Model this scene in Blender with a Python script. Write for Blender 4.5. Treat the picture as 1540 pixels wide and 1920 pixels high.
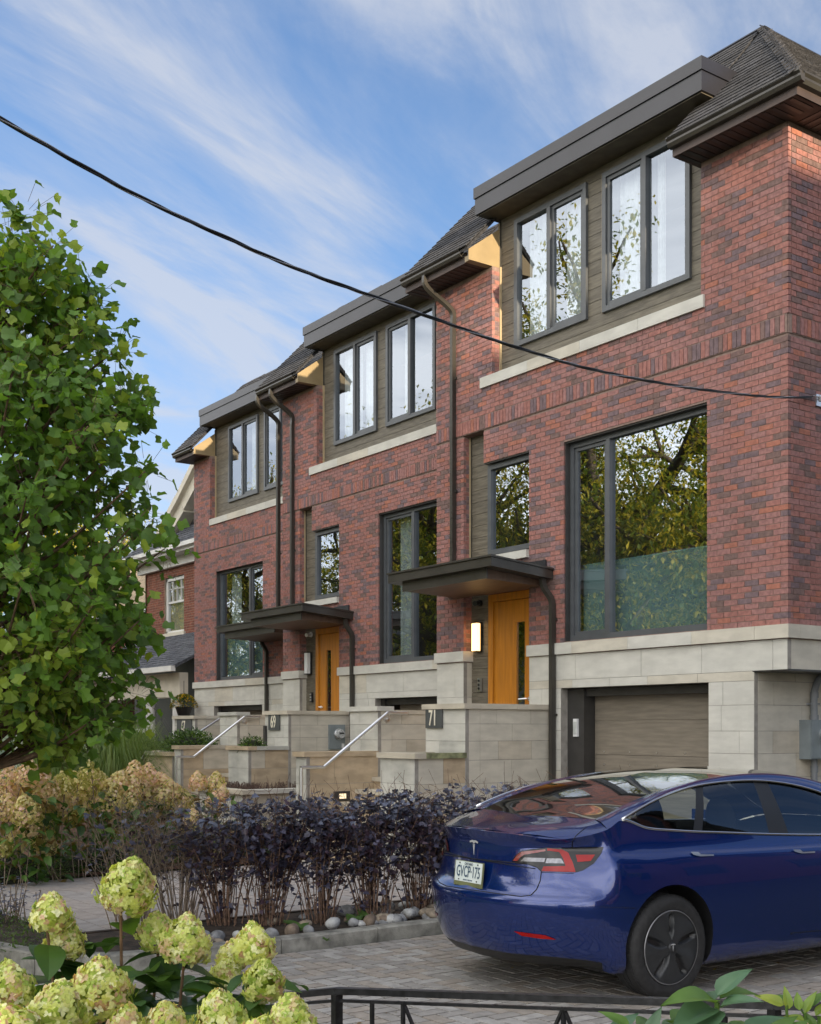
import bpy, math, random
from mathutils import Vector, Matrix
from mathutils.bvhtree import BVHTree
from mathutils.geometry import delaunay_2d_cdt
random.seed(7)
R = math.radians
SC = bpy.context.scene
for o in list(bpy.data.objects): bpy.data.objects.remove(o)
# ---------------------------------------------------------------- camera
CAMH = 1.73
TH = math.atan(1610/2260.)
cam_d = bpy.data.cameras.new('camera'); cam = bpy.data.objects.new('camera', cam_d)
SC.collection.objects.link(cam); SC.camera = cam
cam.location = (0, 0, CAMH); cam.rotation_euler = (R(90), 0, R(90)-TH)
cam_d.sensor_fit = 'HORIZONTAL'; cam_d.sensor_width = 36; cam_d.lens = 36*2260/1540.
cam_d.shift_y = 406/1540.; cam_d.clip_end = 2000; cam_d.clip_start = .05
# ---------------------------------------------------------------- sky, sun, exposure
SUN_EL = 8.5
SUNV = Vector((1.0, -0.13, 0)).normalized()*math.cos(R(SUN_EL)) + Vector((0, 0, math.sin(R(SUN_EL))))
world = bpy.data.worlds.new('World'); SC.world = world; world.use_nodes = True
WT = world.node_tree; WT.nodes.clear()
def wn(t, **k):
    n = WT.nodes.new(t)
    for a, b in k.items(): setattr(n, a, b)
    return n
w_out = wn('ShaderNodeOutputWorld'); w_bg = wn('ShaderNodeBackground'); w_bg.inputs[1].default_value = 0.15
sky = wn('ShaderNodeTexSky', sky_type='NISHITA', sun_disc=False)
sky.sun_elevation = R(SUN_EL); sky.sun_rotation = math.atan2(SUNV.x, SUNV.y)
sky.air_density = 1.0; sky.dust_density = 0.5; sky.ozone_density = 3.0
tc = wn('ShaderNodeTexCoord'); sep = wn('ShaderNodeSeparateXYZ'); WT.links.new(tc.outputs['Generated'], sep.inputs[0])
def wmath(op, a, b=None, c=None):
    n = wn('ShaderNodeMath', operation=op)
    for i, v in enumerate((a, b, c)):
        if v is None: continue
        if isinstance(v, (int, float)): n.inputs[i].default_value = v
        else: WT.links.new(v, n.inputs[i])
    return n.outputs[0]
den = wmath('ADD', wmath('MAXIMUM', sep.outputs[2], 0.0), 0.12)
comb = wn('ShaderNodeCombineXYZ')
WT.links.new(wmath('DIVIDE', sep.outputs[0], den), comb.inputs[0]); WT.links.new(wmath('DIVIDE', sep.outputs[1], den), comb.inputs[1])
def cloud(scale, rot, stretch, lo, hi, det, off):
    m0 = wn('ShaderNodeMapping'); m0.inputs['Rotation'].default_value = (0, 0, -rot); WT.links.new(comb.outputs[0], m0.inputs[0])
    m = wn('ShaderNodeMapping'); m.inputs['Scale'].default_value = (stretch, 1, 1); m.inputs['Location'].default_value = off
    WT.links.new(m0.outputs[0], m.inputs[0])
    n = wn('ShaderNodeTexNoise'); n.inputs['Scale'].default_value = scale; n.inputs['Detail'].default_value = det; n.inputs['Roughness'].default_value = .60; n.inputs['Distortion'].default_value = .9
    WT.links.new(m.outputs[0], n.inputs['Vector'])
    r = wn('ShaderNodeMapRange', interpolation_type='SMOOTHSTEP'); r.inputs[1].default_value = lo; r.inputs[2].default_value = hi
    WT.links.new(n.outputs[0], r.inputs[0]); return r.outputs[0]
c1 = cloud(1.05, R(112), .50, .36, .58, 12, (4.4, 3.1, 0)); c2 = cloud(3.2, R(106), .38, .38, .62, 14, (5.1, 1.7, 3))
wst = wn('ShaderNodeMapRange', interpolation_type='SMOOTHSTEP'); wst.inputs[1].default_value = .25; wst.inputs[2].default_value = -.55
WT.links.new(sep.outputs[1], wst.inputs[0])      # bright cloud added over the unseen street side to light facades; panes reflect it
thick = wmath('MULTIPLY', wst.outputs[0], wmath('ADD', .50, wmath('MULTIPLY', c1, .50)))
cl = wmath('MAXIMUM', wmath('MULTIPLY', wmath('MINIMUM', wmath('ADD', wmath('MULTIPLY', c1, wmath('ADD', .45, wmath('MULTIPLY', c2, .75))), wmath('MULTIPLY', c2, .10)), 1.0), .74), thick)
mx = wn('ShaderNodeMix', data_type='RGBA'); WT.links.new(cl, mx.inputs[0])
tint = wn('ShaderNodeMix', data_type='RGBA', blend_type='MULTIPLY'); tint.inputs[0].default_value = 1
WT.links.new(sky.outputs[0], tint.inputs[6]); tg = wn('ShaderNodeMapRange', interpolation_type='SMOOTHSTEP'); tg.inputs[1].default_value = .0; tg.inputs[2].default_value = .42; WT.links.new(sep.outputs[2], tg.inputs[0])
tm = wn('ShaderNodeMix', data_type='RGBA'); WT.links.new(tg.outputs[0], tm.inputs[0]); tm.inputs[6].default_value = (.44, .42, .50, 1); tm.inputs[7].default_value = (.54, .50, .53, 1); WT.links.new(tm.outputs[2], tint.inputs[7])
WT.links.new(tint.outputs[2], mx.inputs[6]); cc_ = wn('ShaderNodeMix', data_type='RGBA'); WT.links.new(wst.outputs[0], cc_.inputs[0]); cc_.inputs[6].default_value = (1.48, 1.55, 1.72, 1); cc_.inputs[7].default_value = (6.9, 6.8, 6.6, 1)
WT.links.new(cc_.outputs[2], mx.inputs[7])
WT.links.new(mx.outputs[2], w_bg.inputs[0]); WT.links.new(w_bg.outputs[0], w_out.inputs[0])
sd = bpy.data.lights.new('sun', 'SUN'); sd.energy = 2.8; sd.angle = R(.5); sd.color = (1, .82, .58)
so = bpy.data.objects.new('sun', sd); SC.collection.objects.link(so)
so.rotation_euler = SUNV.to_track_quat('Z', 'Y').to_euler(); so.location = (0, 0, 30)
SC.view_settings.view_transform = 'Standard'; SC.view_settings.look = 'None'; SC.view_settings.gamma = 1
SC.view_settings.use_curve_mapping = False; SC.view_settings.exposure = 1.62
SC.render.engine = 'CYCLES'; SC.cycles.max_bounces = 8; SC.cycles.transparent_max_bounces = 16
# ---------------------------------------------------------------- helpers
_F = Vector((-math.cos(TH), math.sin(TH), 0)); _R = Vector((math.sin(TH), math.cos(TH), 0)); CAM = Vector((0, 0, CAMH))
def px(p):
    d = Vector(p)-CAM; D = d.dot(_F)
    return (770+2260*d.dot(_R)/D, 1366-2260*d.z/D, D) if D > .1 else (1e5, 1e5, -1)
def inframe(p, m=60):
    x, y, D = px(p); return D > 0 and -m < x < 1540+m and -m < y < 1920+m
def ray(x, y): return (_F+_R*((x-770)/2260.)+Vector((0, 0, (1366-y)/2260.)))
def at(x, y, D): return CAM+ray(x, y)*D          # point at depth D
MATS = {}
def mat(name, col, rough=.8, var=.12, nscale=6., bump=0., bscale=40., metal=0., coat=0., spec=.5, stretch=(1, 1, 1), col2=None, trans=0., emit=None, det=6, lo=.35, hi=.65, coords='Position', big=0, bigs=.9):
    if name in MATS: return MATS[name]
    m = bpy.data.materials.new(name); m.use_nodes = True; t = m.node_tree; b = t.nodes['Principled BSDF']
    b.inputs['Roughness'].default_value = rough; b.inputs['Metallic'].default_value = metal
    b.inputs['Specular IOR Level'].default_value = spec; b.inputs['Coat Weight'].default_value = coat; b.inputs['Coat Roughness'].default_value = .03
    if col2 is None: col2 = tuple(c*(1-var*2) for c in col); col = tuple(min(1, c*(1+var)) for c in col)
    ge = t.nodes.new('ShaderNodeNewGeometry'); mp = t.nodes.new('ShaderNodeMapping'); mp.inputs['Scale'].default_value = stretch
    if coords == 'Object':
        tco = t.nodes.new('ShaderNodeTexCoord'); t.links.new(tco.outputs['Object'], mp.inputs[0])
    else: t.links.new(ge.outputs['Position'], mp.inputs[0])
    n = t.nodes.new('ShaderNodeTexNoise'); n.inputs['Scale'].default_value = nscale; n.inputs['Detail'].default_value = det
    t.links.new(mp.outputs[0], n.inputs['Vector'])
    mr = t.nodes.new('ShaderNodeMapRange'); mr.inputs[1].default_value = lo; mr.inputs[2].default_value = hi
    t.links.new(n.outputs[0], mr.inputs[0])
    x = t.nodes.new('ShaderNodeMix'); x.data_type = 'RGBA'; x.inputs[6].default_value = (*col, 1); x.inputs[7].default_value = (*col2, 1)
    t.links.new(mr.outputs[0], x.inputs[0]); t.links.new(x.outputs[2], b.inputs['Base Color'])
    if big:      # large soft weathering, drawn out downwards
        m2 = t.nodes.new('ShaderNodeMapping'); m2.inputs['Scale'].default_value = (1, 1, .35); t.links.new(ge.outputs['Position'], m2.inputs[0])
        nb_ = t.nodes.new('ShaderNodeTexNoise'); nb_.inputs['Scale'].default_value = bigs; nb_.inputs['Detail'].default_value = 7; nb_.inputs['Roughness'].default_value = .62; t.links.new(m2.outputs[0], nb_.inputs['Vector'])
        mb_ = t.nodes.new('ShaderNodeMapRange'); mb_.inputs[1].default_value = .3; mb_.inputs[2].default_value = .7; mb_.inputs[3].default_value = 1-big; mb_.inputs[4].default_value = 1+big*.6
        t.links.new(nb_.outputs[0], mb_.inputs[0]); sc_ = t.nodes.new('ShaderNodeVectorMath'); sc_.operation = 'SCALE'; t.links.new(x.outputs[2], sc_.inputs[0]); t.links.new(mb_.outputs[0], sc_.inputs['Scale']); t.links.new(sc_.outputs[0], b.inputs['Base Color'])
    if bump:
        n2 = t.nodes.new('ShaderNodeTexNoise'); n2.inputs['Scale'].default_value = bscale; n2.inputs['Detail'].default_value = 5
        t.links.new(mp.outputs[0], n2.inputs['Vector']); bp = t.nodes.new('ShaderNodeBump'); bp.inputs['Strength'].default_value = bump; bp.inputs['Distance'].default_value = .01
        t.links.new(n2.outputs[0], bp.inputs['Height']); t.links.new(bp.outputs[0], b.inputs['Normal'])
    if trans:
        tr = t.nodes.new('ShaderNodeBsdfTranslucent'); ms = t.nodes.new('ShaderNodeMixShader'); ms.inputs[0].default_value = trans
        g = t.nodes.new('ShaderNodeMix'); g.data_type = 'RGBA'; g.blend_type = 'MULTIPLY'; g.inputs[0].default_value = 1; g.inputs[7].default_value = (1.5, 1.4, .6, 1)
        t.links.new(x.outputs[2], g.inputs[6]); t.links.new(g.outputs[2], tr.inputs[0])
        t.links.new(b.outputs[0], ms.inputs[1]); t.links.new(tr.outputs[0], ms.inputs[2])
        t.links.new(ms.outputs[0], t.nodes['Material Output'].inputs[0])
    if emit: b.inputs['Emission Color'].default_value = (*emit[0], 1); b.inputs['Emission Strength'].default_value = emit[1]
    MATS[name] = m; return m
def glass(name, tint=(.8, .85, .85), base=.22, rough=0., wav=.0, fmul=1.):
    if name in MATS: return MATS[name]
    m = bpy.data.materials.new(name); m.use_nodes = True; t = m.node_tree; t.nodes.clear()
    o = t.nodes.new('ShaderNodeOutputMaterial'); ms = t.nodes.new('ShaderNodeMixShader'); tr = t.nodes.new('ShaderNodeBsdfTransparent'); g = t.nodes.new('ShaderNodeBsdfGlossy')
    tr.inputs[0].default_value = (*tint, 1); g.inputs['Roughness'].default_value = rough; g.inputs[0].default_value = (.80, .88, 1, 1)
    ge_ = t.nodes.new('ShaderNodeNewGeometry'); dt = t.nodes.new('ShaderNodeVectorMath'); dt.operation = 'DOT_PRODUCT'; t.links.new(ge_.outputs['Incoming'], dt.inputs[0]); t.links.new(ge_.outputs['Normal'], dt.inputs[1])
    def mt(op, a, b=None):
        n = t.nodes.new('ShaderNodeMath'); n.operation = op
        for i_, v in enumerate((a, b)):
            if v is None: continue
            if isinstance(v, (int, float)): n.inputs[i_].default_value = v
            else: t.links.new(v, n.inputs[i_])
        return n.outputs[0]
    sch = mt('ADD', mt('MULTIPLY', mt('POWER', mt('SUBTRACT', 1.0, mt('ABSOLUTE', dt.outputs['Value'])), 5.0), .92), .08)      # two glass surfaces
    mr = t.nodes.new('ShaderNodeMapRange'); mr.inputs[3].default_value = base; mr.inputs[4].default_value = 1
    t.links.new(sch, mr.inputs[0]); t.links.new(mr.outputs[0], ms.inputs[0])
    if wav:
        n = t.nodes.new('ShaderNodeTexNoise'); n.inputs['Scale'].default_value = 1.7; n.inputs['Detail'].default_value = 1
        ge = t.nodes.new('ShaderNodeNewGeometry'); t.links.new(ge.outputs['Position'], n.inputs['Vector'])
        bp = t.nodes.new('ShaderNodeBump'); bp.inputs['Strength'].default_value = wav; bp.inputs['Distance'].default_value = .02
        t.links.new(n.outputs[0], bp.inputs['Height']); t.links.new(bp.outputs[0], g.inputs['Normal'])
    t.links.new(tr.outputs[0], ms.inputs[1]); t.links.new(g.outputs[0], ms.inputs[2]); t.links.new(ms.outputs[0], o.inputs[0])
    MATS[name] = m; return m
def link(o): SC.collection.objects.link(o); return o
def tag(o, label=None, cat=None, group=None, kind=None):
    if label: o['label'] = label
    if cat: o['category'] = cat
    if group: o['group'] = group
    if kind: o['kind'] = kind
    return o
def thing(name, label, cat, loc=(0, 0, 0), group=None, rotz=0):
    o = bpy.data.objects.new(name, None); link(o); o.location = loc; o.rotation_euler = (0, 0, rotz); o.empty_display_size = .2
    bpy.context.view_layer.update
    return tag(o, label, cat, group)
def parent(o, p):
    o.parent = p
    if p.parent is None and p.type == 'EMPTY' and not p.get('local'): o.matrix_parent_inverse = Matrix.Translation(-p.location)
class MB:
    def __init__(s): s.v = []; s.f = []; s.m = []
    def poly(s, pts, mi=0):
        k = len(s.v); s.v += [tuple(p) for p in pts]; s.f.append(tuple(range(k, k+len(pts)))); s.m.append(mi)
    def box(s, x0, x1, y0, y1, z0, z1, mi=0):
        k = len(s.v); s.v += [(x0, y0, z0), (x1, y0, z0), (x1, y1, z0), (x0, y1, z0), (x0, y0, z1), (x1, y0, z1), (x1, y1, z1), (x0, y1, z1)]
        s.f += [(k, k+3, k+2, k+1), (k+4, k+5, k+6, k+7), (k, k+1, k+5, k+4), (k+1, k+2, k+6, k+5), (k+2, k+3, k+7, k+6), (k+3, k, k+4, k+7)]; s.m += [mi]*6
    def obox(s, M, mi=0):
        k = len(s.v)
        s.v += [tuple(M @ Vector(c)) for c in ((-.5, -.5, -.5), (.5, -.5, -.5), (.5, .5, -.5), (-.5, .5, -.5), (-.5, -.5, .5), (.5, -.5, .5), (.5, .5, .5), (-.5, .5, .5))]
        s.f += [(k, k+3, k+2, k+1), (k+4, k+5, k+6, k+7), (k, k+1, k+5, k+4), (k+1, k+2, k+6, k+5), (k+2, k+3, k+7, k+6), (k+3, k, k+4, k+7)]; s.m += [mi]*6
    def prism(s, pts, d, mi=0):       # extrude polygon pts by vector d
        n = len(pts); k = len(s.v); d = Vector(d); s.v += [tuple(Vector(p)) for p in pts]+[tuple(Vector(p)+d) for p in pts]
        s.f += [tuple(range(k+n-1, k-1, -1)), tuple(range(k+n, k+2*n))]+[(k+i, k+(i+1) % n, k+n+(i+1) % n, k+n+i) for i in range(n)]; s.m += [mi]*(n+2)
    def tube(s, pts, r, n=6, mi=0, cap=True, prof=None):
        pts = [Vector(p) for p in pts]; k = len(s.v); m = len(pts); up = Vector((0, 0, 1)); prevx = None
        for i, p in enumerate(pts):
            t = (pts[min(i+1, m-1)]-pts[max(i-1, 0)]); t = t.normalized() if t.length > 1e-9 else up
            if prevx is None:
                a = Vector((0, 0, 1)) if abs(t.z) < .9 else Vector((1, 0, 0)); x = t.cross(a).normalized()
            else: x = (prevx-t*prevx.dot(t)).normalized()
            prevx = x; y = t.cross(x); rr = r[i] if isinstance(r, (list, tuple)) else r
            for j in range(n):
                if prof: a_, b_ = prof[j]; s.v.append(tuple(p+x*a_+y*b_))
                else: an = 2*math.pi*j/n; s.v.append(tuple(p+x*(rr*math.cos(an))+y*(rr*math.sin(an))))
        for i in range(m-1):
            for j in range(n): s.f.append((k+i*n+j, k+i*n+(j+1) % n, k+(i+1)*n+(j+1) % n, k+(i+1)*n+j)); s.m.append(mi)
        if cap: s.f.append(tuple(range(k+n-1, k-1, -1))); s.f.append(tuple(range(k+(m-1)*n, k+m*n))); s.m += [mi, mi]
    def lathe(s, prof, c, axis='z', n=24, mi=0, mis=None):   # prof: (r,h)
        k = len(s.v); m = len(prof)
        for r, h in prof:
            for j in range(n):
                a = 2*math.pi*j/n; u, w = r*math.cos(a), r*math.sin(a)
                s.v.append((c[0]+u, c[1]+w, c[2]+h) if axis == 'z' else (c[0]+u, c[1]+h, c[2]+w) if axis == 'y' else (c[0]+h, c[1]+u, c[2]+w))
        for i in range(m-1):
            for j in range(n): s.f.append((k+i*n+j, k+i*n+(j+1) % n, k+(i+1)*n+(j+1) % n, k+(i+1)*n+j)); s.m.append(mis[i] if mis else mi)
    def grid(s, rows, mi=0, flip=False):
        k = len(s.v); a = len(rows); b = len(rows[0])
        for r in rows: s.v += [tuple(p) for p in r]
        for i in range(a-1):
            for j in range(b-1):
                q = (k+i*b+j, k+i*b+j+1, k+(i+1)*b+j+1, k+(i+1)*b+j); s.f.append(q[::-1] if flip else q); s.m.append(mi(i, j) if callable(mi) else mi)
    def add(s, o, M=None, mi=None):
        k = len(s.v); s.v += [tuple(M @ Vector(p)) for p in o.v] if M is not None else o.v
        s.f += [tuple(i+k for i in f) for f in o.f]; s.m += o.m if mi is None else [mi]*len(o.f)
    def mesh(s, name, mats, smooth=False):
        me = bpy.data.meshes.new(name); me.from_pydata(s.v, [], s.f)
        for m in (mats if isinstance(mats, (list, tuple)) else [mats]): me.materials.append(m)
        me.polygons.foreach_set('material_index', s.m)
        if smooth: me.polygons.foreach_set('use_smooth', [True]*len(s.f))
        me.update(); return me
    def build(s, name, mats, par=None, smooth=False, kind=None, label=None, cat=None, group=None):
        o = link(bpy.data.objects.new(name, s.mesh(name, mats, smooth)))
        if par: parent(o, par)
        tag(o, label, cat, group, kind); return o
def auto_smooth(o, ang=40):
    me = o.data; me.polygons.foreach_set('use_smooth', [True]*len(me.polygons)); me.set_sharp_from_angle(angle=R(ang)); return o
_cubes = {}
def cube(m):
    if m.name not in _cubes:
        b = MB(); b.box(-.5, .5, -.5, .5, -.5, .5); _cubes[m.name] = b.mesh('block_'+m.name, m)
    return _cubes[m.name]
# pieces: (matrix, material)
def piece(cx, cy, cz, dx, dy, dz, m, rz=0., rx=0., ry=0.):
    M = Matrix.Translation((cx, cy, cz))
    if rz: M = M @ Matrix.Rotation(rz, 4, 'Z')
    if ry: M = M @ Matrix.Rotation(ry, 4, 'Y')
    if rx: M = M @ Matrix.Rotation(rx, 4, 'X')
    return (M @ Matrix.Diagonal((dx, dy, dz, 1)), m)
def emit(ps, par, name, stuff, limit=300):
    vis = []; rest = []
    for p in ps:
        c = p[0].translation
        if inframe(c, 20): vis.append(p)
        else: rest.append(p)
    vis.sort(key=lambda p: (p[0].translation-CAM).length/max(.01, max(p[0].to_scale()))**.5)
    rest += vis[limit:]
    for M, m in vis[:limit]:
        o = link(bpy.data.objects.new(name, cube(m)))
        parent(o, par)
        o.matrix_basis = M
    if rest:
        b = MB(); ms = []
        for M, m in rest:
            if m not in ms: ms.append(m)
            b.obox(M, ms.index(m))
        b.build(stuff, ms, par, kind='stuff')
def subtract(a, b, holes):     # interval minus list of intervals
    seg = [(a, b)]
    for h0, h1 in holes:
        n = []
        for s0, s1 in seg:
            if h1 <= s0 or h0 >= s1: n.append((s0, s1)); continue
            if h0 > s0: n.append((s0, h0))
            if h1 < s1: n.append((h1, s1))
        seg = n
    return seg
def slab(mb, axis, plane, thick, rect, holes, mi=0):
    # solid wall with openings. axis 'x': spans x, front at y=plane, back at plane+thick ; axis 'y': spans y, front at x=plane, body towards -x
    u0, u1, z0, z1 = rect
    zs = sorted({z0, z1, *[z for h in holes for z in h[2:] if z0 < z < z1]})
    for a, b in zip(zs, zs[1:]):
        c = (a+b)/2
        for s0, s1 in subtract(u0, u1, [(h[0], h[1]) for h in holes if h[2] < c < h[3]]):
            if s1-s0 < 1e-4: continue
            if axis == 'x': mb.box(s0, s1, plane, plane+thick, a, b, mi)
            else: mb.box(plane-thick, plane, s0, s1, a, b, mi)
BR = [mat('red_brick', (0.331, 0.144, 0.120), .85, .14, 22, .25, 160, big=.20), mat('rose_brick', (0.319, 0.156, 0.141), .85, .14, 22, .25, 160, big=.20), mat('orange_brick', (0.376, 0.144, 0.097), .85, .12, 22, .25, 160, big=.20),
      mat('brown_brick', (0.188, 0.116, 0.103), .85, .15, 22, .25, 160, big=.20), mat('plum_brick', (0.177, 0.120, 0.128), .85, .15, 22, .25, 160, big=.20)]
MORTAR = mat('mortar', (.27, .19, .16), .95, .12, 14, .3, 120)
def brick_pick(rr): 
    q = rr.random(); return BR[0] if q < .36 else BR[1] if q < .65 else BR[2] if q < .71 else BR[3] if q < .85 else BR[4]
CO = 1/15.
def bricks(axis, plane, rect, holes, z0c, rr, proud=.006, sgn=1, half=0.):
    """bricks laid in running bond over rect minus holes; front face at plane-proud (axis x) or plane+proud (axis y)"""
    ps = []; u0, u1, z0, z1 = rect; k0 = math.ceil((z0-z0c)/CO-1e-6); k = k0; D = .05
    while z0c+(k+1)*CO <= z1+1e-6:
        a = z0c+k*CO; c = a+CO/2; u = u0-(.1 if k % 2 else 0)+half
        hs = [(h[0], h[1]) for h in holes if h[2] < c < h[3]]
        while u < u1:
            m = brick_pick(rr)
            for s0, s1 in subtract(max(u, u0), min(u+.2, u1), hs):
                if s1-s0 < .03: continue
                s0 += .0045 if abs(s0-u) < 1e-4 and s0 > u0+1e-4 else 0; s1 += -.0045 if abs(s1-(u+.2)) < 1e-4 and s1 < u1-1e-4 else (.004 if s1 > u1-1e-4 or any(abs(s1-h[0]) < 1e-6 for h in hs) else 0)
                l = s1-s0; pr = proud+rr.uniform(-.0012, .0012); uc = (s0+s1)/2
                if axis == 'x': ps.append(piece(uc, plane-pr+D/2, c, l, D, CO-.0095, m))
                else: ps.append(piece(plane+pr-D/2, uc, c, D, l, CO-.0095, m))
            u += .2
        k += 1
    return ps
def _st(n, c, v=.07, big=.14): return mat(n, c, .85, v, 3, .35, 60, stretch=(1, 1, 3), big=big, bigs=1.6)
ST = {'a': _st('pale_limestone', (.57, .555, .50), .05, .10), 'b': _st('cream_limestone', (.56, .52, .435), .06, .10), 'c': _st('tan_limestone', (.49, .385, .26), .10, .20), 'd': _st('grey_limestone', (.51, .50, .45), .08, .18),
      'e': _st('buff_limestone', (.54, .485, .39), .07, .16), 'g': mat('mossy_limestone', (.27, .28, .15), .9, .3, 7, .3, 60)}
JOINT = mat('stone_joint', (.30, .28, .25), .95, .1, 10)
def stones(axis, plane, rect, holes, courses, rr, keys='aaab', lens=(.5, .9), proud=.004, off=0., D=.06, gap=.006):
    ps = []; u0, u1, z0, z1 = rect
    for i, (a, b) in enumerate(zip(courses, courses[1:])):
        if a < z0-1e-6 or b > z1+1e-6: continue
        u = u0; first = True; c = (a+b)/2; hs = [(h[0], h[1]) for h in holes if h[2] < c < h[3]]
        while u < u1-1e-4:
            l = rr.uniform(*lens)*(.5 if first and i % 2 else 1); first = False
            e = min(u+l, u1)
            if u1-e < .15: e = u1
            m = ST[rr.choice(keys)]
            for s0, s1 in subtract(u, e, hs):
                if s1-s0 < .03: continue
                pr = proud+rr.uniform(-.0015, .0015); uc = (s0+s1)/2
                if axis == 'x': ps.append(piece(uc, plane-pr+D/2, c, s1-s0-gap, D, b-a-gap, m))
                else: ps.append(piece(plane+pr-D/2, uc, c, D, s1-s0-gap, b-a-gap, m))
            u = e
    return ps
def text_mesh(s, size, depth, xs=1., bold=0.):
    cu = bpy.data.curves.new('lettering', 'FONT'); cu.body = s; cu.size = size; cu.extrude = depth; cu.offset = bold; cu.align_x = 'CENTER'; cu.align_y = 'CENTER'; cu.resolution_u = 3
    t = link(bpy.data.objects.new('tmp', cu)); bpy.context.view_layer.update()
    me = bpy.data.meshes.new_from_object(t.evaluated_get(bpy.context.evaluated_depsgraph_get())); bpy.data.objects.remove(t)
    me.transform(Matrix.Diagonal((xs, 1, 1, 1))); return me
def lettering(name, s, size, M, m, par, xs=1., depth=.002, bold=0.):
    me = text_mesh(s, size, depth, xs, bold); me.transform(M); me.materials.clear(); me.materials.append(m)
    o = link(bpy.data.objects.new(name, me)); parent(o, par); return o
# ---------------------------------------------------------------- ground and setting surfaces
M_soil = mat('dark_soil', (.055, .038, .026), .95, .3, 9, .8, 40)
M_grass = mat('lawn_grass', (.05, .085, .02), .9, .3, 5, .8, 60)
M_pav = [mat('grey_paver', (0.288, 0.269, 0.250), .85, .09, 12, .35, 150), mat('warm_paver', (0.319, 0.281, 0.244), .85, .09, 12, .35, 150), mat('pale_paver', (0.362, 0.344, 0.325), .85, .09, 12, .35, 150)]
M_kerb = mat('concrete_kerb', (.27, .26, .23), .9, .25, 8, .5, 90)
M_asph = mat('asphalt', (.06, .06, .062), .9, .2, 5, .4, 200)
g = MB(); g.poly([(-900, -900, -.06), (900, -900, -.06), (900, 900, -.06), (-900, 900, -.06)])
g.build('ground', M_grass, kind='structure')
g = MB(); g.box(-120, 120, -14, -6, -.2, -.03); g.build('road', M_asph, kind='structure')
g = MB(); g.box(-40, -9.0, -1, 2.2, -.1, -.02); g.build('lawn', M_grass, kind='structure')
# driveway in herringbone
joint_sand = mat('joint_sand', (.075, .068, .05), .95, .3, 20, .5, 100, col2=(.05, .06, .025))
dr = MB(); dr.box(-8.12, 9, -5.9, 22, -.1, -.012); drive = dr.build('driveway', joint_sand, kind='structure')
rr = random.Random(3); ps = []
a = .107
def hb(X0, X1, Y0, Y1):
    # 90 degree herringbone of 2a x a pavers
    nx = int((X1-X0)/a)+6; ny = int((Y1-Y0)/a)+6
    for i in range(-4, nx):
        for j in range(-4, ny):
            k = (i-j) % 4
            if k == 0: x, y, w, h = X0+i*a, Y0+j*a, 2*a, a
            elif k == 3: x, y, w, h = X0+i*a, Y0+j*a, a, 2*a
            else: continue
            x1, y1 = x+w, y+h; x, y = max(x, X0), max(y, Y0); x1, y1 = min(x1, X1), min(y1, Y1)
            if x1-x < .03 or y1-y < .03: continue
            c = ((x+x1)/2, (y+y1)/2)
            if not inframe((c[0], c[1], 0), 120): continue
            yield c, x1-x, y1-y
for c, w, h in hb(-8.1, .5, 2.0, 12.):
    m = M_pav[rr.choice((0, 0, 1, 1, 2))]
    ps.append(piece(c[0], c[1], -.03+rr.uniform(-.0015, .0015), w-.014, h-.014, .06, m, rx=rr.gauss(0, .003), ry=rr.gauss(0, .004)))
emit(ps, drive, 'paver', 'driveway_pavers')
# walkway of larger pavers left of the shrubs
pw = MB(); pw.box(-13.6, -9.62, 1.2, 12.6, -.1, -.015); walk = pw.build('walkway', joint_sand, kind='structure')
M_wp = [mat('walk_paver', (0.338, 0.312, 0.300), .85, .09, 9, .3, 120), mat('walk_paver_warm', (0.362, 0.319, 0.294), .85, .09, 9, .3, 120)]
ps = []; y = 1.3; k = 0
while y < 12.5:
    x = -13.6-(.2 if k % 2 else 0)
    while x < -9.64:
        e = min(x+.4, -9.64); s = max(x, -13.58)
        if e-s > .05 and inframe((s, y, 0), 60): ps.append(piece((s+e)/2, y+.1, -.03+rr.uniform(-.001, .001), e-s-.007, .193, .06, rr.choice(M_wp)))
        x += .4
    y += .2; k += 1
emit(ps, walk, 'paver', 'walkway_pavers')
# kerb: straight beside the drive, curving away at the near end
kp = [(-12.5, 2.35), (-10.6, 2.45), (-9.4, 2.62), (-8.7, 2.85), (-8.32, 3.2), (-8.2, 3.7)]+[(-8.18, y) for y in (4.6, 5.5, 6.4, 7.3, 8.2, 9.1, 10.0, 10.9, 11.8)]
kb = tag(MB().build('kerb', M_kerb), kind='structure')
for i, (p, q) in enumerate(zip(kp, kp[1:])):
    p, q = Vector((*p, 0)), Vector((*q, 0)); t = (q-p).normalized(); n = Vector((-t.y, t.x, 0))*.15; e = t*.004
    b = MB(); z1 = .10+.0015*(i % 2)
    cs = [p+e, q-e, q-e+n, p+e+n] if True else None
    ch = .012
    b.prism([(p+e+Vector((0, 0, -.1))), (p+e+Vector((0, 0, z1-ch))), (p+e+n*.1+Vector((0, 0, z1))), (p+e+n*.92+Vector((0, 0, z1))), (p+e+n+Vector((0, 0, z1-ch))), (p+e+n+Vector((0, 0, -.1)))], q-p-2*e)
    o = b.build('kerbstone', M_kerb, kb)
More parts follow.
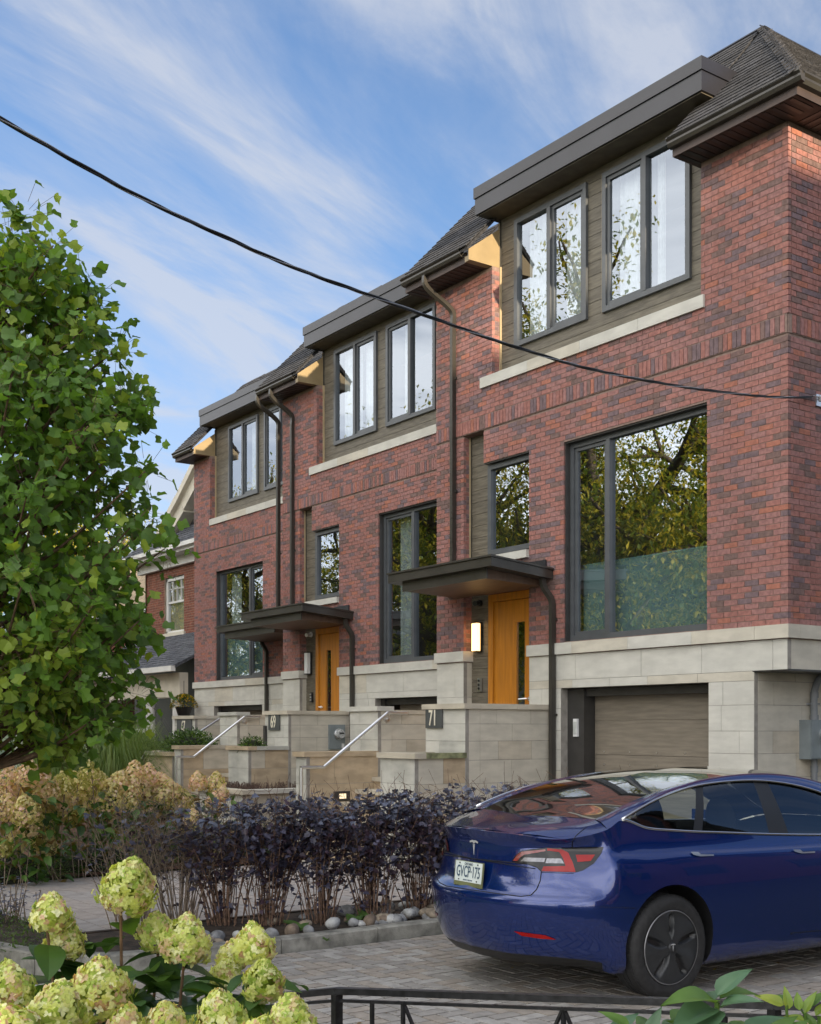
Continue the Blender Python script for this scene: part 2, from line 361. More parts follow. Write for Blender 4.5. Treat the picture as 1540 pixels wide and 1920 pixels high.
# planting bed soil
bd = MB(); bd.poly([(-8.3, 3.6, .05), (-8.3, 12, .05), (-9.6, 12, .05), (-9.6, 2.75, .05), (-8.75, 2.95, .05)][::1])
bd.poly([(-9.6, 2.75, .05), (-9.6, 3.4, .05), (-14, 3.2, .05), (-14, 2.5, .05)])
bd.box(-9.62, -9.56, 3.4, 12.3, -.05, .06); bd.build('planting_bed', M_soil, kind='structure')
mb = MB(); mb.poly([(-24, 3, .02), (-13.6, 3, .02), (-13.6, 10.4, .02), (-24, 14, .02)]); mb.poly([(-40, 2, .0), (-24, 3, .0), (-24, 14, .0), (-40, 14, .0)])
mb.build('mulch_bed', mat('bark_mulch', (.13, .06, .03), .95, .35, 18, .9, 70), kind='structure')
# ---------------------------------------------------------------- townhouses
M_sid = [mat('greige_siding', (.155, .135, .10), .6, .16, 5, .12, 40, stretch=(1, 1, 9)), mat('greige_siding_dark', (.14, .122, .092), .6, .16, 5, .12, 40, stretch=(1, 1, 9))]
M_trimcream = mat('cream_trim', (.42, .33, .20), .5, .06)
M_win = mat('grey_window_frame', (.085, .092, .10), .38, .06)
M_dark = mat('charcoal_metal', (.042, .040, .038), .38, .08)
M_fas = mat('plum_grey_fascia', (.022, .022, .028), .35, .10, 1.5)
M_gut = mat('bronze_gutter', (.044, .040, .034), .33, .10, 3)
M_cheek = mat('gold_cheek_metal', (.30, .225, .12), .45, .08, 3)
M_sof = mat('dark_soffit', (.05, .033, .028), .6, .1)
M_soffcan = mat('canopy_soffit', (.12, .075, .05), .5, .12, 3, stretch=(1, 6, 1))
M_door = mat('honey_wood_door', (.50, .185, .012), .42, .10, 3, .05, 60, stretch=(7, 7, .6))
M_gdoor = mat('garage_wood_panel', (.21, .18, .14), .55, .09, 3, .15, 30, stretch=(1, 1, 10))
M_shin = [mat('charcoal_shingle', (.040, .040, .044), .95, .3, 30, .5, 120), mat('slate_shingle', (.054, .054, .060), .95, .3, 30, .5, 120), mat('black_shingle', (.032, .032, .036), .95, .3, 30, .5, 120)]
M_steel = mat('brushed_steel', (.80, .80, .80), .32, .05, metal=1.)
M_glass = glass('window_glass', (.66, .74, .74), .33, wav=.035)
M_glassup = glass('upper_window_glass', (.72, .77, .78), .19, wav=.05)
M_room = mat('room_wall', (.22, .19, .16), .9, .1, 1.)
M_curt = mat('white_curtain', (.70, .70, .68), .9, .08, 9, trans=.0)
M_film = mat('frosted_film', (.34, .46, .46), .22, .08, 1.)
M_lampg = mat('lamp_diffuser', (.8, .72, .5), .5, .02, emit=((1, .55, .18), 1.5))
M_lampoff = mat('lamp_diffuser_unlit', (.75, .76, .76), .4, .02)
M_black = mat('black_plastic', (.015, .015, .016), .4, .1)
M_white = mat('white_plastic', (.7, .7, .7), .4, .05)
def window(root, x0, x1, z0, z1, y, panes, fw=.07, depth=.09, name='window', gl=None, lead=None, room=None, label=None):
    """frame front at y; panes: list of (xa,xb,kind) fractions; kind: 'fix' or 'sash'"""
    b = MB(); F = y; B = y+depth
    b.box(x0, x1, F, B, z0, z0+fw); b.box(x0, x1, F, B, z1-fw, z1); b.box(x0, x0+fw, F, B, z0+fw, z1-fw); b.box(x1-fw, x1, F, B, z0+fw, z1-fw)
    W = b.build(name, M_win, root)
    if label: W['label'] = label
    for i, (a, c, kind, cur) in enumerate(panes):
        xa, xc = x0+(x1-x0)*a, x0+(x1-x0)*c
        if i:
            mbm = MB(); mbm.box(xa-.035, xa+.035, F-.006, B, z0+fw-.002, z1-fw+.002); mbm.build('mullion', M_win, W)
        ia = xa+(fw if i == 0 else .035); ic = xc-(fw if i == len(panes)-1 else .035); za, zc = z0+fw, z1-fw
        if kind == 'sash':
            s = MB(); q = .05; G = F+.025
            s.box(ia, ic, G, B, za, za+q); s.box(ia, ic, G, B, zc-q, zc); s.box(ia, ia+q, G, B, za+q, zc-q); s.box(ic-q, ic, G, B, za+q, zc-q)
            s.build('sash', M_win if gl is not M_glass else M_dark, W); ia += q; ic -= q; za += q; zc -= q
        p = MB(); gy = F+.05; p.poly([(ia, gy, za), (ic, gy, za), (ic, gy, zc), (ia, gy, zc)])
        pn = p.build('pane', gl or M_glass, W)
        if cur:
            c0, c1 = cur; cb = MB(); n = 36; rows = [[], []]
            for k in range(n+1):
                t = k/n; xx = ia+(ic-ia)*(c0+(c1-c0)*t); yy = y+.22+.025*math.sin(t*19)+.012*math.sin(t*47)
                rows[0].append((xx, yy, z0+.02)); rows[1].append((xx, yy, z1-.02))
            cb.grid(rows); cb.build('curtain', M_curt, W, smooth=True)
    return W
def room(root, x0, x1, y0, d, z0, z1):
    b = MB(); y0 += .13; t = .03
    b.box(x0-.3, x1+.3, y0+d, y0+d+t, z0-.3, z1+.3); b.box(x0-.33, x0-.3, y0, y0+d, z0-.3, z1+.3); b.box(x1+.3, x1+.33, y0, y0+d, z0-.3, z1+.3)
    b.box(x0-.3, x1+.3, y0, y0+d, z0-.33, z0-.3); b.box(x0-.3, x1+.3, y0, y0+d, z1+.3, z1+.33)
    b.build('room', M_room, root)
def gutter(root, pts, name='gutter'):
    # profile swept along x from pts; K style
    (x0, y, z), (x1, _, _) = pts
    b = MB(); P = [(0, 0), (-.055, .01), (-.075, .05), (-.075, .075), (-.10, .10), (-.10, .12), (-.085, .12), (-.085, .105), (0.0, .105)]
    b.prism([(x0, y+a, z+c) for a, c in P], (x1-x0, 0, 0)); return b.build(name, M_gut, root)
def downspout(root, path, w=.075, d=.06, name='downspout'):
    # rectangular pipe along path with ribbed elbows
    pr = [(-w/2, -d/2), (w/2, -d/2), (w/2, d/2), (-w/2, d/2)]
    b = MB(); b.tube(path, 1, 4, prof=pr); o = b.build(name, M_gut, root); return o
def smooth_path(pts, n=6):
    out = []; P = [Vector(p) for p in pts]
    for i in range(len(P)-1):
        p0, p1, p2, p3 = P[max(i-1, 0)], P[i], P[i+1], P[min(i+2, len(P)-1)]
        for k in range(n):
            t = k/n; out.append(.5*((2*p1)+(p2-p0)*t+(2*p0-5*p1+4*p2-p3)*t*t+(3*p1-p0-3*p2+p3)*t**3))
    return out+[P[-1]]
def shingle_slope(root, quad, rowh, tabw, rr, limit, base=True, hip=0):
    """quad: eave-left, eave-right, top-right, top-left ; rows of tabs up the slope"""
    A, B, C, Dp = [Vector(q) for q in quad]
    up = ((Dp+C)-(A+B))*.5; n = (B-A).cross(Dp-A).normalized(); L = up.length; rows = int(L/rowh); ps = []
    ue = (B-A).normalized(); upd = n.cross(ue).normalized(); H = (Dp-A).dot(upd); rows = int(H/rowh)
    rot = Matrix((ue, upd, n)).transposed().to_4x4()
    for r in range(rows):
        t0 = r*rowh/H; l = A.lerp(Dp, t0); q = B.lerp(C, t0); w = (q-l).dot(ue); x = -(tabw*.5*(r % 2))-rr.uniform(0, .1)
        while x < w:
            tw = tabw*rr.uniform(.75, 1.1); a0, a1 = max(x, 0), min(x+tw, w)
            if a1-a0 > .03:
                hh = rowh*1.25+rr.uniform(-.006, .006); c = l+ue*((a0+a1)/2)+upd*(hh/2-.02)+n*(.016+rr.uniform(0, .005))
                M = Matrix.Translation(c) @ rot @ Matrix.Rotation(-.085, 4, 'X') @ Matrix.Diagonal((a1-a0-.008, hh, .014, 1))
                ps.append((M, rr.choice(M_shin)))
            x += tw
    return ps
def townhouse(which):
    rr = random.Random(which); dx, dy = {71: (0, 0), 69: (-6.69, 1.06), 67: (-13.1, 2.08)}[which]
    Y = 11.14+dy; YS = Y+.15       # brick plane, recessed siding plane
    lab = {71: 'nearest red brick townhouse, garage beside the blue car, with the large two-part picture window', 69: 'middle red brick townhouse of the row with the handrail and grey meter in front', 67: 'farthest red brick townhouse of the row beside the old gabled house'}[which]
    if which == 67: XL, XR = -27.96, -21.75
    else: XL, XR = -14.93+dx, (-8.44 if which == 71 else -14.93)
    root = thing('townhouse', lab, 'house', ((XL+XR)/2, Y, 0), 'red brick townhouses in the row')
    m = lambda x: x+dx
    z0c = 2.887
    H = []                                             # holes in the brick field
    if which == 67:
        H = [(-27.05, -22.9, 6.86, 9.6), (-26.76, -24.37, 2.9, 5.58), (-23.1, -22.3, 4.23, 5.6), (-23.05, -22.2, 1.2, 3.7), (-22.2, -21.75, 1.2, 6.11)]
        dorm = (-27.05, -22.9); big = (-26.76, -24.37, 2.9, 5.58)
    else:
        dorm = (m(-13.57), m(-9.66)); bigx = (m(-12.065), m(-9.58)) if which == 71 else (-18.125, -15.9)
        big = (*bigx, 2.9, 5.6 if which == 71 else 5.62)
        H = [(*dorm, 6.86, 9.6), (m(-14.26), m(-13.78), 1.2, 6.11), (m(-13.78), m(-12.77), 4.24, 5.62), (m(-13.78), m(-12.77), 1.2, 3.70), big]
    ZT = 8.45
    HB = [h for h in H]
    w = MB(); slab(w, 'x', Y, .15, (XL, XR, 2.72, ZT), H)
    if which == 71:
        w.box(XR-.15, XR, Y+.15, Y+9, 2.72, ZT)                  # side wall core
    else: w.box(XR-.15, XR, Y+.15, Y+3, 2.72, ZT)
    w.box(XL, XL+.15, Y+.15, Y+8, 2.0, ZT)
    wall = w.build('wall', MORTAR, root)
    ps = []
    # lower field, upper field stands 14 mm proud above the soldier course
    XC = XR+(.004 if which == 71 else 0); ps += bricks('x', Y, (XL, XC, 2.887, 6.115), H, z0c, rr)
    zs = z0c+49*CO+.0 ; zb = zs-.0                                   # start of brick above soldiers
    z_s0, z_s1 = 6.12, 6.32
    u = XL+.1 if True else XL
    hs = [(h[0], h[1]) for h in H if h[2] < 6.2 < h[3]]
    k = 0
    u = XL
    while u < XR-.03:
        e = min(u+CO, XR+(.02 if which == 71 else 0))
        for s0, s1 in subtract(u, e, hs):
            if s1-s0 > .02: ps.append(piece((s0+s1)/2, Y-.022+.035, (z_s0+z_s1)/2, s1-s0-.009, .07, .19, brick_pick(rr)))
        u += CO
    ps += bricks('x', Y, (XL, XC+(.014 if which == 71 else 0), 6.325, ZT), H, 6.325, rr, proud=.020, half=.03)
    # returns that face +x : left pier (lower), dormer reveal
    if which != 67:
        for (a, z0, z1) in ((m(-14.26), 2.887, 6.11),):
            ps += bricks('y', a, (Y+.045, YS, z0, z1), [], z0c, rr, proud=.004)
        ps += bricks('y', m(-13.57), (Y+.03, YS, 6.87, ZT), [], 6.325, rr, proud=.004)
    else: ps += bricks('y', -27.05, (Y+.03, YS, 6.87, ZT), [], 6.325, rr, proud=.004)
    if which == 71:
        ps += bricks('y', XR, (Y-.0+.045, Y+7, 2.887, 6.115), [], z0c, rr, half=-.05)
        u = Y+.06
        while u < Y+7: ps.append(piece(XR+.022-.035, u+CO/2, (z_s0+z_s1)/2, .07, CO-.009, .19, brick_pick(rr))); u += CO
        ps += bricks('y', XR, (Y+.045, Y+7, 6.325, ZT), [], 6.325, rr, proud=.020, half=-.02)
    emit(ps, root, 'brick', 'brickwork')
    # core above soldier needs backing proud of the lower plane (mortar)
    w2 = MB(); slab(w2, 'x', Y-.014, .012, (XL, XR, 6.115, ZT), H)
    if which == 71: w2.box(XR+.002, XR+.012, Y+.002, Y+7, 6.115, ZT)
    w2.build('mortar_bed', MORTAR, root)
    # ---- dormer siding
    d0, d1 = dorm; ps = []
    WN = [(-13.23, -11.75), (-11.45, -9.95)] if which != 67 else [(-26.33, -24.83), (-24.53, -23.0)]
    if which != 67: WN = [(m(a), m(b)) for a, b in WN]
    if which == 69: WN = [(-19.84, -18.37), (-18.06, -16.56)]
    wz0, wz1 = 7.2, 9.03
    holes = [(a-.0, b+.0, wz0, wz1) for a, b in WN]
    z = 6.87; bh = .178; i = 0
    while z < 9.3:
        zt = min(z+bh, 9.3)
        edges = sorted({z, zt})
        for a, b in ((z, zt),):
            hs2 = [(h[0], h[1]) for h in holes if h[2] < (a+b)/2 < h[3]]
            for s0, s1 in subtract(d0+.012, d1, hs2):
                if s1-s0 > .02: ps.append(piece((s0+s1)/2, YS+.012-.0, (a+b)/2, s1-s0, .024, b-a-.006, rr.choice(M_sid)))
        z += bh; i += 1
    b = MB(); slab(b, 'x', YS+.02, .1, (d0, d1, 6.8, 9.3), holes); b.box(d0, d0+.012, YS-.03, YS+.03, 6.87, 9.2)
    # siding cheek of dormer side on the right end above the eave roof
    b.box(d1-.02, d1+.0, YS, YS+2.2, 8.45, 9.2); b.build('siding_backing', mat('siding_backing', (.05, .045, .035), .8), root)
    # ---- recess siding beside small window and beside the door
    if which != 67:
        z = 1.2
        while z < 6.11:
            zt = min(z+bh, 6.11); wd = m(-13.80)
            ps.append(piece((m(-14.26)+wd)/2, YS+.012, (z+zt)/2, wd-m(-14.26)-.004, .024, zt-z-.006, rr.choice(M_sid))); z += bh
        b = MB(); b.box(m(-14.3), m(-13.74), YS+.022, YS+.12, 1.2, 6.12); b.box(m(-14.26), m(-14.248), YS-.02, YS+.03, 3.9, 6.11); b.build('siding_backing', M_trimcream if 0 else MATS['siding_backing'], root)
        t = MB(); t.box(m(-14.262), m(-14.252), Y+.10, YS-.001, 3.95, 6.1); t.build('corner_trim', M_trimcream, root)
    t = MB(); t.box(d0-.001, d0+.022, YS-.035, YS-.002, 6.88, 8.46); t.build('corner_trim', M_trimcream, root)
    emit(ps, root, 'siding_board', 'siding_boards')
    # sill band under dormer: stone lengths
    s0, s1 = (m(-13.82), m(-9.6)) if which != 67 else (-27.03, -23.2)
    ps = []; u = s0; L = (s1-s0)/4
    for k in range(4): ps.append(piece(u+L/2, Y-.05+.11, 6.795, L-.004, .22, .15, ST['a' if k != 1 else 'b'])); u += L
    # windows
    for k, (a, b_) in enumerate(WN):
        cur = {71: [((.05, .95), (.1, 1)), ((.0, 1), (.0, .2))], 69: [((.0, 1), (0, 1)), ((.35, .95), None)], 67: [(None, (0, .5)), ((.1, .9), (0, 1))]}[which][k]
        if which == 69 and k == 1: pass
        window(root, a, b_, wz0, wz1, YS-.045, [(0, .5, 'fix', cur[0]), (.5, 1, 'sash', cur[1])] if k == 0 else [(0, .5, 'sash', cur[0]), (.5, 1, 'fix', cur[1])], gl=M_glassup)
        t = MB(); t.box(a-.018, a-.002, YS-.03, YS+.01, wz0, wz1); t.build('window_trim', M_trimcream, root)
    room(root, d0+.2, d1-.2, YS, 2.2, 6.9, 8.9)
    # big window
    bx0, bx1, bz0, bz1 = big; yb = Y+.10
    if which == 71: pn = [(0, .295, 'sash', None), (.295, 1, 'fix', None)]
    elif which == 69: pn = [(0, .42, 'sash', (.15, .9)), (.42, 1, 'fix', (.85, 1))]
    else: pn = [(0, .66, 'fix', (.1, .45)), (.66, 1, 'sash', None)]
    W = window(root, bx0, bx1, bz0, bz1, yb, pn, fw=.085, depth=.1)
    b = MB(); b.box(bx0-.0, bx1, Y+.02, Y+.10, bz1-.02, bz1-.001); b.box(bx0+.001, bx0+.02, Y+.02, Y+.1, bz0, bz1-.02); b.build('window_lintel', M_dark, root)
    if which == 71:
        f = MB(); f.box(bx0+.1, bx1-.08, yb+.17, yb+.18, bz0+.05, 3.93); f.build('frosted_panel', M_film, W)
        f = MB(); f.box(bx0+.1, bx1-.08, yb+.165, yb+.185, 3.93, 3.95); f.build('panel_edge', mat('glass_edge', (.35, .55, .55), .2), W)
    if which == 67:
        f = MB(); f.box(bx0+.1, bx1-.08, yb+.17, yb+.18, bz0+.05, 4.0); f.build('frosted_panel', M_film, W)
    room(root, bx0, bx1, Y+.1, 2.5, 2.95, 5.5)
    # small window
    if which != 67:
        window(root, m(-13.78), m(-12.772), 4.27, 5.60, Y+.07, [(0, 1, 'fix', None)], fw=.075, depth=.1)
        b = MB(); b.box(m(-13.78), m(-12.77), Y+.01, Y+.07, 5.603, 5.619); b.build('window_lintel', M_dark, root)
        ps.append(piece((m(-13.98)+m(-12.77))/2, Y+.04, 4.18, 1.21, .2, .11, ST['a']))
        room(root, m(-13.7), m(-12.85), Y+.1, 1.2, 4.3, 5.5)
    emit(ps, root, 'stone_sill', 'stone_sills')
    # door
    if which != 67: da, db = m(-13.78), m(-12.772)
    else: da, db = -23.05, -22.2
    yd = Y+.08
    b = MB(); fw = .11; b.box(da, da+fw, yd, yd+.1, 1.2, 3.69); b.box(db-.03, db, yd, yd+.1, 1.2, 3.69); b.box(da+fw, db-.03, yd, yd+.1, 3.69-fw, 3.69)
    door = b.build('door', M_door, root)
    x0 = da+fw+.008; x1 = db-.034; s0 = x0+(x1-x0)*(.57 if which == 71 else .28); s1 = s0+.19
    b = MB(); b.box(x0, s0, yd+.02, yd+.07, 1.2, 3.572); b.box(s1, x1, yd+.02, yd+.07, 1.2, 3.572); b.box(s0, s1, yd+.02, yd+.07, 3.25, 3.572)
    b.build('door_leaf', M_door, door)
    b = MB(); b.poly([(s0, yd+.045, 1.2), (s1, yd+.045, 1.2), (s1, yd+.045, 3.25), (s0, yd+.045, 3.25)]); b.build('door_glass', M_glass, door)
    b = MB(); b.box(s0-.1, s1+.1, yd+.3, yd+.32, 1.2, 3.3); b.build('door_backing', M_room, door)
    hx = x1-.07 if which == 71 else x0+.07; sg = -1 if which == 71 else 1
    b = MB(); b.lathe([(0, -.02), (.027, -.02), (.027, 0), (0, 0)], (hx, yd+.02, 2.15), 'y', 12); b.tube([(hx, yd+.01, 2.15), (hx, yd-.045, 2.15), (hx+sg*.03, yd-.05, 2.15), (hx+sg*.16, yd-.05, 2.145)], .011, 6)
    b.lathe([(0, -.02), (.024, -.02), (.024, 0), (0, 0)], (hx, yd+.02, 1.98), 'y', 12); auto_smooth(b.build('door_handle', M_steel, door))
    b = MB(); b.box(da, db, yd+.1, yd+.12, 1.2, 3.69); 
    # ---- stone base
    xr = XR; gx0, gx1 = (m(-12.12), m(-9.56)) if which == 71 else ((-18.23, -15.7) if which == 69 else (-26.86, -24.4))
    lx0 = m(-12.77) if which != 67 else XL-.04
    lx1 = (xr+.04) if which == 71 else (xr if which == 69 else -23.05)
    C0 = [.0, .3, .6, .88, 1.16, 1.44, 1.7, 2.0, 2.275]
    hg = [(gx0, gx1, -.1, 2.275)]
    b = MB(); xb = (-8.895 if which == 71 else xr)
    bx = lx0+.0 if which != 67 else XL
    slab(b, 'x', Y, .25, (bx, xb, 0, 2.275), hg)
    b.box(bx, xb if which == 71 else lx1, Y, Y+.25, 2.275, 2.385); b.box(bx, xr if which == 71 else lx1, Y, Y+.25, 2.385, 2.72)
    if which != 67: b.box(XL, m(-14.26), Y, Y+.3, 0, 2.72)
    else: pass
    if which == 71: b.box(xb-.25, xb, Y+.25, Y+9, 0, 2.3); b.box(xr-.6, xr, Y+.25, Y+9, 2.40, 2.72)
    b.build('base_wall', JOINT, root)
    ps = []
    if which == 67: SX0, SX1 = XL, -23.05
    else: SX0, SX1 = lx0, xb
    key = 'aaaaaaab'
    ps += stones('x', Y, (SX0, SX1, 0, 2.275), hg, C0, rr, key, (.45, .8))
    ps += stones('x', Y, (SX0, SX1, 2.275, 2.385), [], [2.275, 2.385], rr, key, (.6, 1.0))
    ps += stones('x', Y, (SX0, xr if which != 67 else -23.05, 2.385, 2.727), [], [2.385, 2.727], rr, key, (.9, 1.2))
    if which != 67:
        ps += stones('x', Y, (XL, m(-14.26), 0, 2.727), [], [1.2, 1.6, 1.98, 2.2, 2.72], rr, key, (.9, 1.0))
        ps += stones('y', m(-14.26), (Y+.06, Y+.3, 1.2, 2.727), [], [1.2, 1.6, 1.98, 2.2, 2.72], rr, 'b', (.5, 1.0))
    if which == 71:
        ps += stones('y', xb, (Y+.06, Y+7, 0, 2.385), [], C0+[2.385], rr, 'bbbe', (.5, .8))  # side stones keyed warmer, the warm side light put into their colour
        ps += stones('y', xr, (Y+.06, Y+7, 2.385, 2.727), [], [2.385, 2.727], rr, 'bb', (1., 1.2))
        b = MB(); b.box(xb+.002, xr+.004, Y-.0, Y+7, 2.372, 2.392); b.box(xb-.02, xr+.006, Y-.008, Y+.0, 2.375, 2.385); b.build('metal_soffit', M_dark, root)
    emit(ps, root, 'stone', 'stonework')
    # ledge
    ps = []
    def ledge(a, b_, z1=2.887, z0=2.735, yy=Y, keys='aaab'):
        u = a
        while u < b_-.01:
            e = min(u+rr.uniform(.85, 1.1), b_)
            if b_-e < .25: e = b_
            ps.append(piece((u+e)/2, yy-.045+.1, (z0+z1)/2, e-u-.004, .2, z1-z0, ST[rr.choice(keys)])); u = e
    ledge(lx0-.02 if which != 67 else lx0, lx1 if which != 71 else xr+.045)
    if which != 67:
        ps.append(piece((XL+m(-14.26))/2+.01, Y+.08, 2.811, m(-14.26)-XL+.06, .25, .152, ST['a'])); ps.append(piece(m(-14.26)-.06, Y+.245, 2.811, .20, .07, .152, ST['b']))
    if which == 71:
        u = Y+.155
        while u < Y+7: ps.append(piece(xr+.045-.1, u+.45, 2.811, .2, .896, .152, ST['b'])); u += .9
    emit(ps, root, 'ledge_stone', 'ledge_stones')
    # garage
    b = MB(); gy = Y+.32; b.box(gx0, gx0+.32 if which == 71 else gx0+.12, Y+.12, gy, 0, 2.26); b.box(gx0, gx1, Y+.16, gy, 2.16, 2.262); gd = b.build('garage_frame', M_dark, root)
    ps = []; z = .0
    for k in range(5): ps.append(piece((gx0+gx1)/2+.16, gy+.03, z+.23, gx1-gx0-.33, .06, .456, M_gdoor)); z += .46
    emit(ps, root, 'garage_panel', 'garage_panels')
    if which == 71:
        b = MB()
        for zz in (.55, .95, 1.42, 1.25): 
            for k in range(5): b.lathe([(0, -.008), (.008, -.008), (.008, 0)], (gx0+.5+k*.47, gy+.0, zz), 'y', 6)
        b.build('rivets', M_steel, root, kind='stuff')
    # ---- eaves: left pier (and right pier of 71)
    def eave(a, b_, cheek_right=False, left_over=.28):
        yf = Y-.40; zt = 8.545
        b = MB(); b.box(a, b_, yf, Y+.1, 8.452, 8.475); b.box(a, b_, yf-.0, yf+.02, 8.475, 8.60); b.build('soffit', M_sof, root)
        k = MB(); x = a+.06
        while x < b_-.05: k.box(x, x+.05, yf+.03, Y-.03, 8.446, 8.452); x += .12
        k.build('soffit_vents', M_black, root, kind='stuff')
        gutter(root, [(a-.02, yf, 8.54), (b_-.06 if cheek_right else b_+.10, yf, 8.54)])
    slope = 1.04
    yf = Y-.42; ze = 8.64; top = 10.75; dd = (top-ze)/slope
    a0 = XL-.28; a1 = dorm[0]
    # full pitched front plane behind dormer
    def roofplane(x0, x1, yA, zA, yB, zB, hipR=0):
        return [(x0, yA, zA), (x1, yA, zA), (x1-hipR, yB, zB), (x0, yB, zB)]
    rf = MB()
    if which == 71:
        ex = XR+.42
        eave(dorm[1]-.10, ex)
        # corner soffit and side eave
        b = MB(); b.box(XR-.1, ex, Y+.1, Y+8, 8.452, 8.475); b.box(ex-.02, ex+.001, Y-.401, Y+8, 8.452, 8.60); b.build('soffit', M_sof, root)
        k = MB(); y_ = Y+.1
        while y_ < Y+4: k.box(XR+.04, ex-.04, y_, y_+.05, 8.446, 8.452); y_ += .12
        k.build('soffit_vents', M_black, root, kind='stuff')
        P = [(0, 0), (.055, .01), (.075, .05), (.075, .075), (.10, .10), (.10, .12), (.085, .12), (.085, .105), (0.0, .105)]
        b = MB(); b.prism([(ex+a, Y-.40, 8.54+c) for a, c in P][::-1], (0, 8, 0)); b.build('gutter', M_gut, root)
        xs_ = dorm[1]-.10; th_ = (ex+.05-xs_)/dd; HP = (xs_, yf-.05+dd*th_, ze+(top-ze)*th_); rf.prism([(xs_, yf-.05, ze), (ex+.05, yf-.05, ze), HP], (0, 0, -.05))
        rf.prism([(ex+.05, yf-.05, ze), (ex+.05, Y+9, ze), (ex+.05-dd, Y+9, top), (ex+.05-dd, yf-.05+dd, top)], (0, 0, -.05))
        rf.prism([(XL+1.8, yf+dd, top-.04), (ex-dd, yf+dd, top-.04), (ex-dd, Y+9, top-.04), (XL+1.8, Y+9, top-.04)], (0, 0, -.05))
    rf.prism(roofplane(a0, a1+.0, yf-.05, ze, yf-.05+dd, top), (0, 0, -.05))
    zd = 9.50; yd2 = yf-.05+(zd-ze)/slope
    if which == 71: rf.prism([(a1, yd2, zd), (xs_, yd2, zd), HP, (ex+.05-dd, yf-.05+dd, top), (a1, yf-.05+dd, top)], (0, 0, -.05))
    else: rf.prism(roofplane(a1, dorm[1]+.2, yd2, zd, yf-.05+dd, top), (0, 0, -.05))
    roof = rf.build('roof', M_shin[0], root)
    ps = []
    if which == 71:
        ps += shingle_slope(roof, [(xs_, yf-.05, ze), (ex+.05, yf-.05, ze), HP, HP], .125, .3, rr, 0)
        ps += shingle_slope(roof, [(ex+.05, yf-.05, ze), (ex+.05, yf+4, ze), (ex+.05-dd, yf+4, top), (ex+.05-dd, yf-.05+dd, top)], .125, .3, rr, 0)
        # hip caps
        A = Vector((ex+.05, yf-.05, ze)); B = Vector((ex+.05-dd, yf-.05+dd, top)); n = 20; dv = (B-A).normalized()
        for k in range(n):
            for nn in (Vector((0, -slope, 1)).normalized(), Vector((slope, 0, 1)).normalized()):
                e2 = nn.cross(dv).normalized(); ins = Vector((-1, 0, 0)) if abs(nn.y) > .1 else Vector((0, 1, 0))
                if e2.dot(ins) < 0: e2 = -e2
                rot = Matrix((dv, nn.cross(dv), nn)).transposed().to_4x4()
                c = A.lerp(B, (k+.5)/n)+e2*.035+nn*.032
                ps.append((Matrix.Translation(c) @ rot @ Matrix.Rotation(.07, 4, 'Y') @ Matrix.Diagonal((.20, .08, .010, 1)), rr.choice(M_shin)))
        emit(ps, roof, 'shingle', 'shingles')
        r2 = MB(); r2.tube([(a1, yf-.05+dd, top+.0), (ex+.05-dd, yf-.05+dd, top+.0)], .03, 5); r2.tube([(ex+.05-dd, yf-.05+dd, top), (ex+.05-dd, Y+9, top)], .03, 5); r2.build('ridge_flashing', M_fas, root)
    else: pass
    ps = shingle_slope(roof, [(a0, yf-.05, ze), (a1, yf-.05, ze), (a1, yf-.05+dd, top), (a0, yf-.05+dd, top)], .125, .3, rr, 0)
    xt_ = ex+.05-dd if which == 71 else dorm[1]-.1; ps += shingle_slope(roof, [(a1, yd2, zd), (dorm[1]-.1, yd2, zd), (xt_, yf-.05+dd, top), (a1, yf-.05+dd, top)], .125, .3, rr, 0)
    emit(ps, roof, 'shingle', 'shingles', 60)
    eave(a0, a1-.12, True)
    b = MB(); b.box(a1-.10, a1+.0, Y-.40, Y+.0, 8.452, 8.6)
    b = MB(); b.prism([(a1-.012, yf-.03, 8.45), (a1-.012, YS, 8.45), (a1-.012, YS, 9.04), (a1-.012, yf-.03, 8.60)], (.014, 0, 0)); b.build('eave_cheek', M_cheek, root)
    b = MB(); b.box(a1-.13, a1-.012, yf+.0, Y+.1, 8.452, 8.53); b.build('eave_return', M_cheek, root)
    b = MB(); b.box(a1-.02, a1+.005, YS-.035, YS+.0, 8.452, 9.1)
    b.build('corner_trim', M_trimcream, root)
    # dormer flat roof
    fx0, fx1 = dorm[0]-.12, dorm[1]+.2; fy = Y-.24
    b = MB(); b.box(fx0, fx1, fy, fy+2.2, 9.17, 9.40); b.build('fascia', M_fas, root)
    b = MB(); b.box(fx0-.015, fx1+.015, fy-.018, fy+2.2, 9.405, 9.56); b.build('roof_cap', M_fas, root)
    b = MB(); b.box(fx0+.03, fx1-.03, fy+.03, YS+.1, 9.155, 9.169); b.build('soffit', mat('dormer_soffit', (.10, .085, .06), .6), root)
    # ---- door canopy
    if which != 67: cx0, cx1, cy0 = m(-14.66), m(-12.27), Y-1.10
    else: cx0, cx1, cy0 = -24.5, -21.8, Y-1.10
    za, zb = 3.99, 3.90
    def wedge(x0, x1, y0, y1, t0, t1, b0, b1):
        q = MB(); q.prism([(x0, y0, b0), (x0, y0, t0), (x0, y1, t1), (x0, y1, b1)][::-1], (x1-x0, 0, 0)); return q
    can = wedge(cx0, cx1, cy0, Y-.0, za, za-.10, za-.12, za-.22).build('canopy', M_gut, root)
    wedge(cx0-.02, cx1+.02, cy0-.02, Y-.0, za+.028, za-.072, za+.002, za-.098).build('canopy_cap', M_gut, can)
    wedge(cx0+.28, cx1-.22, cy0+.10, Y-.0, za-.122, za-.222, za-.26, za-.30).build('canopy_underside', M_soffcan, can)
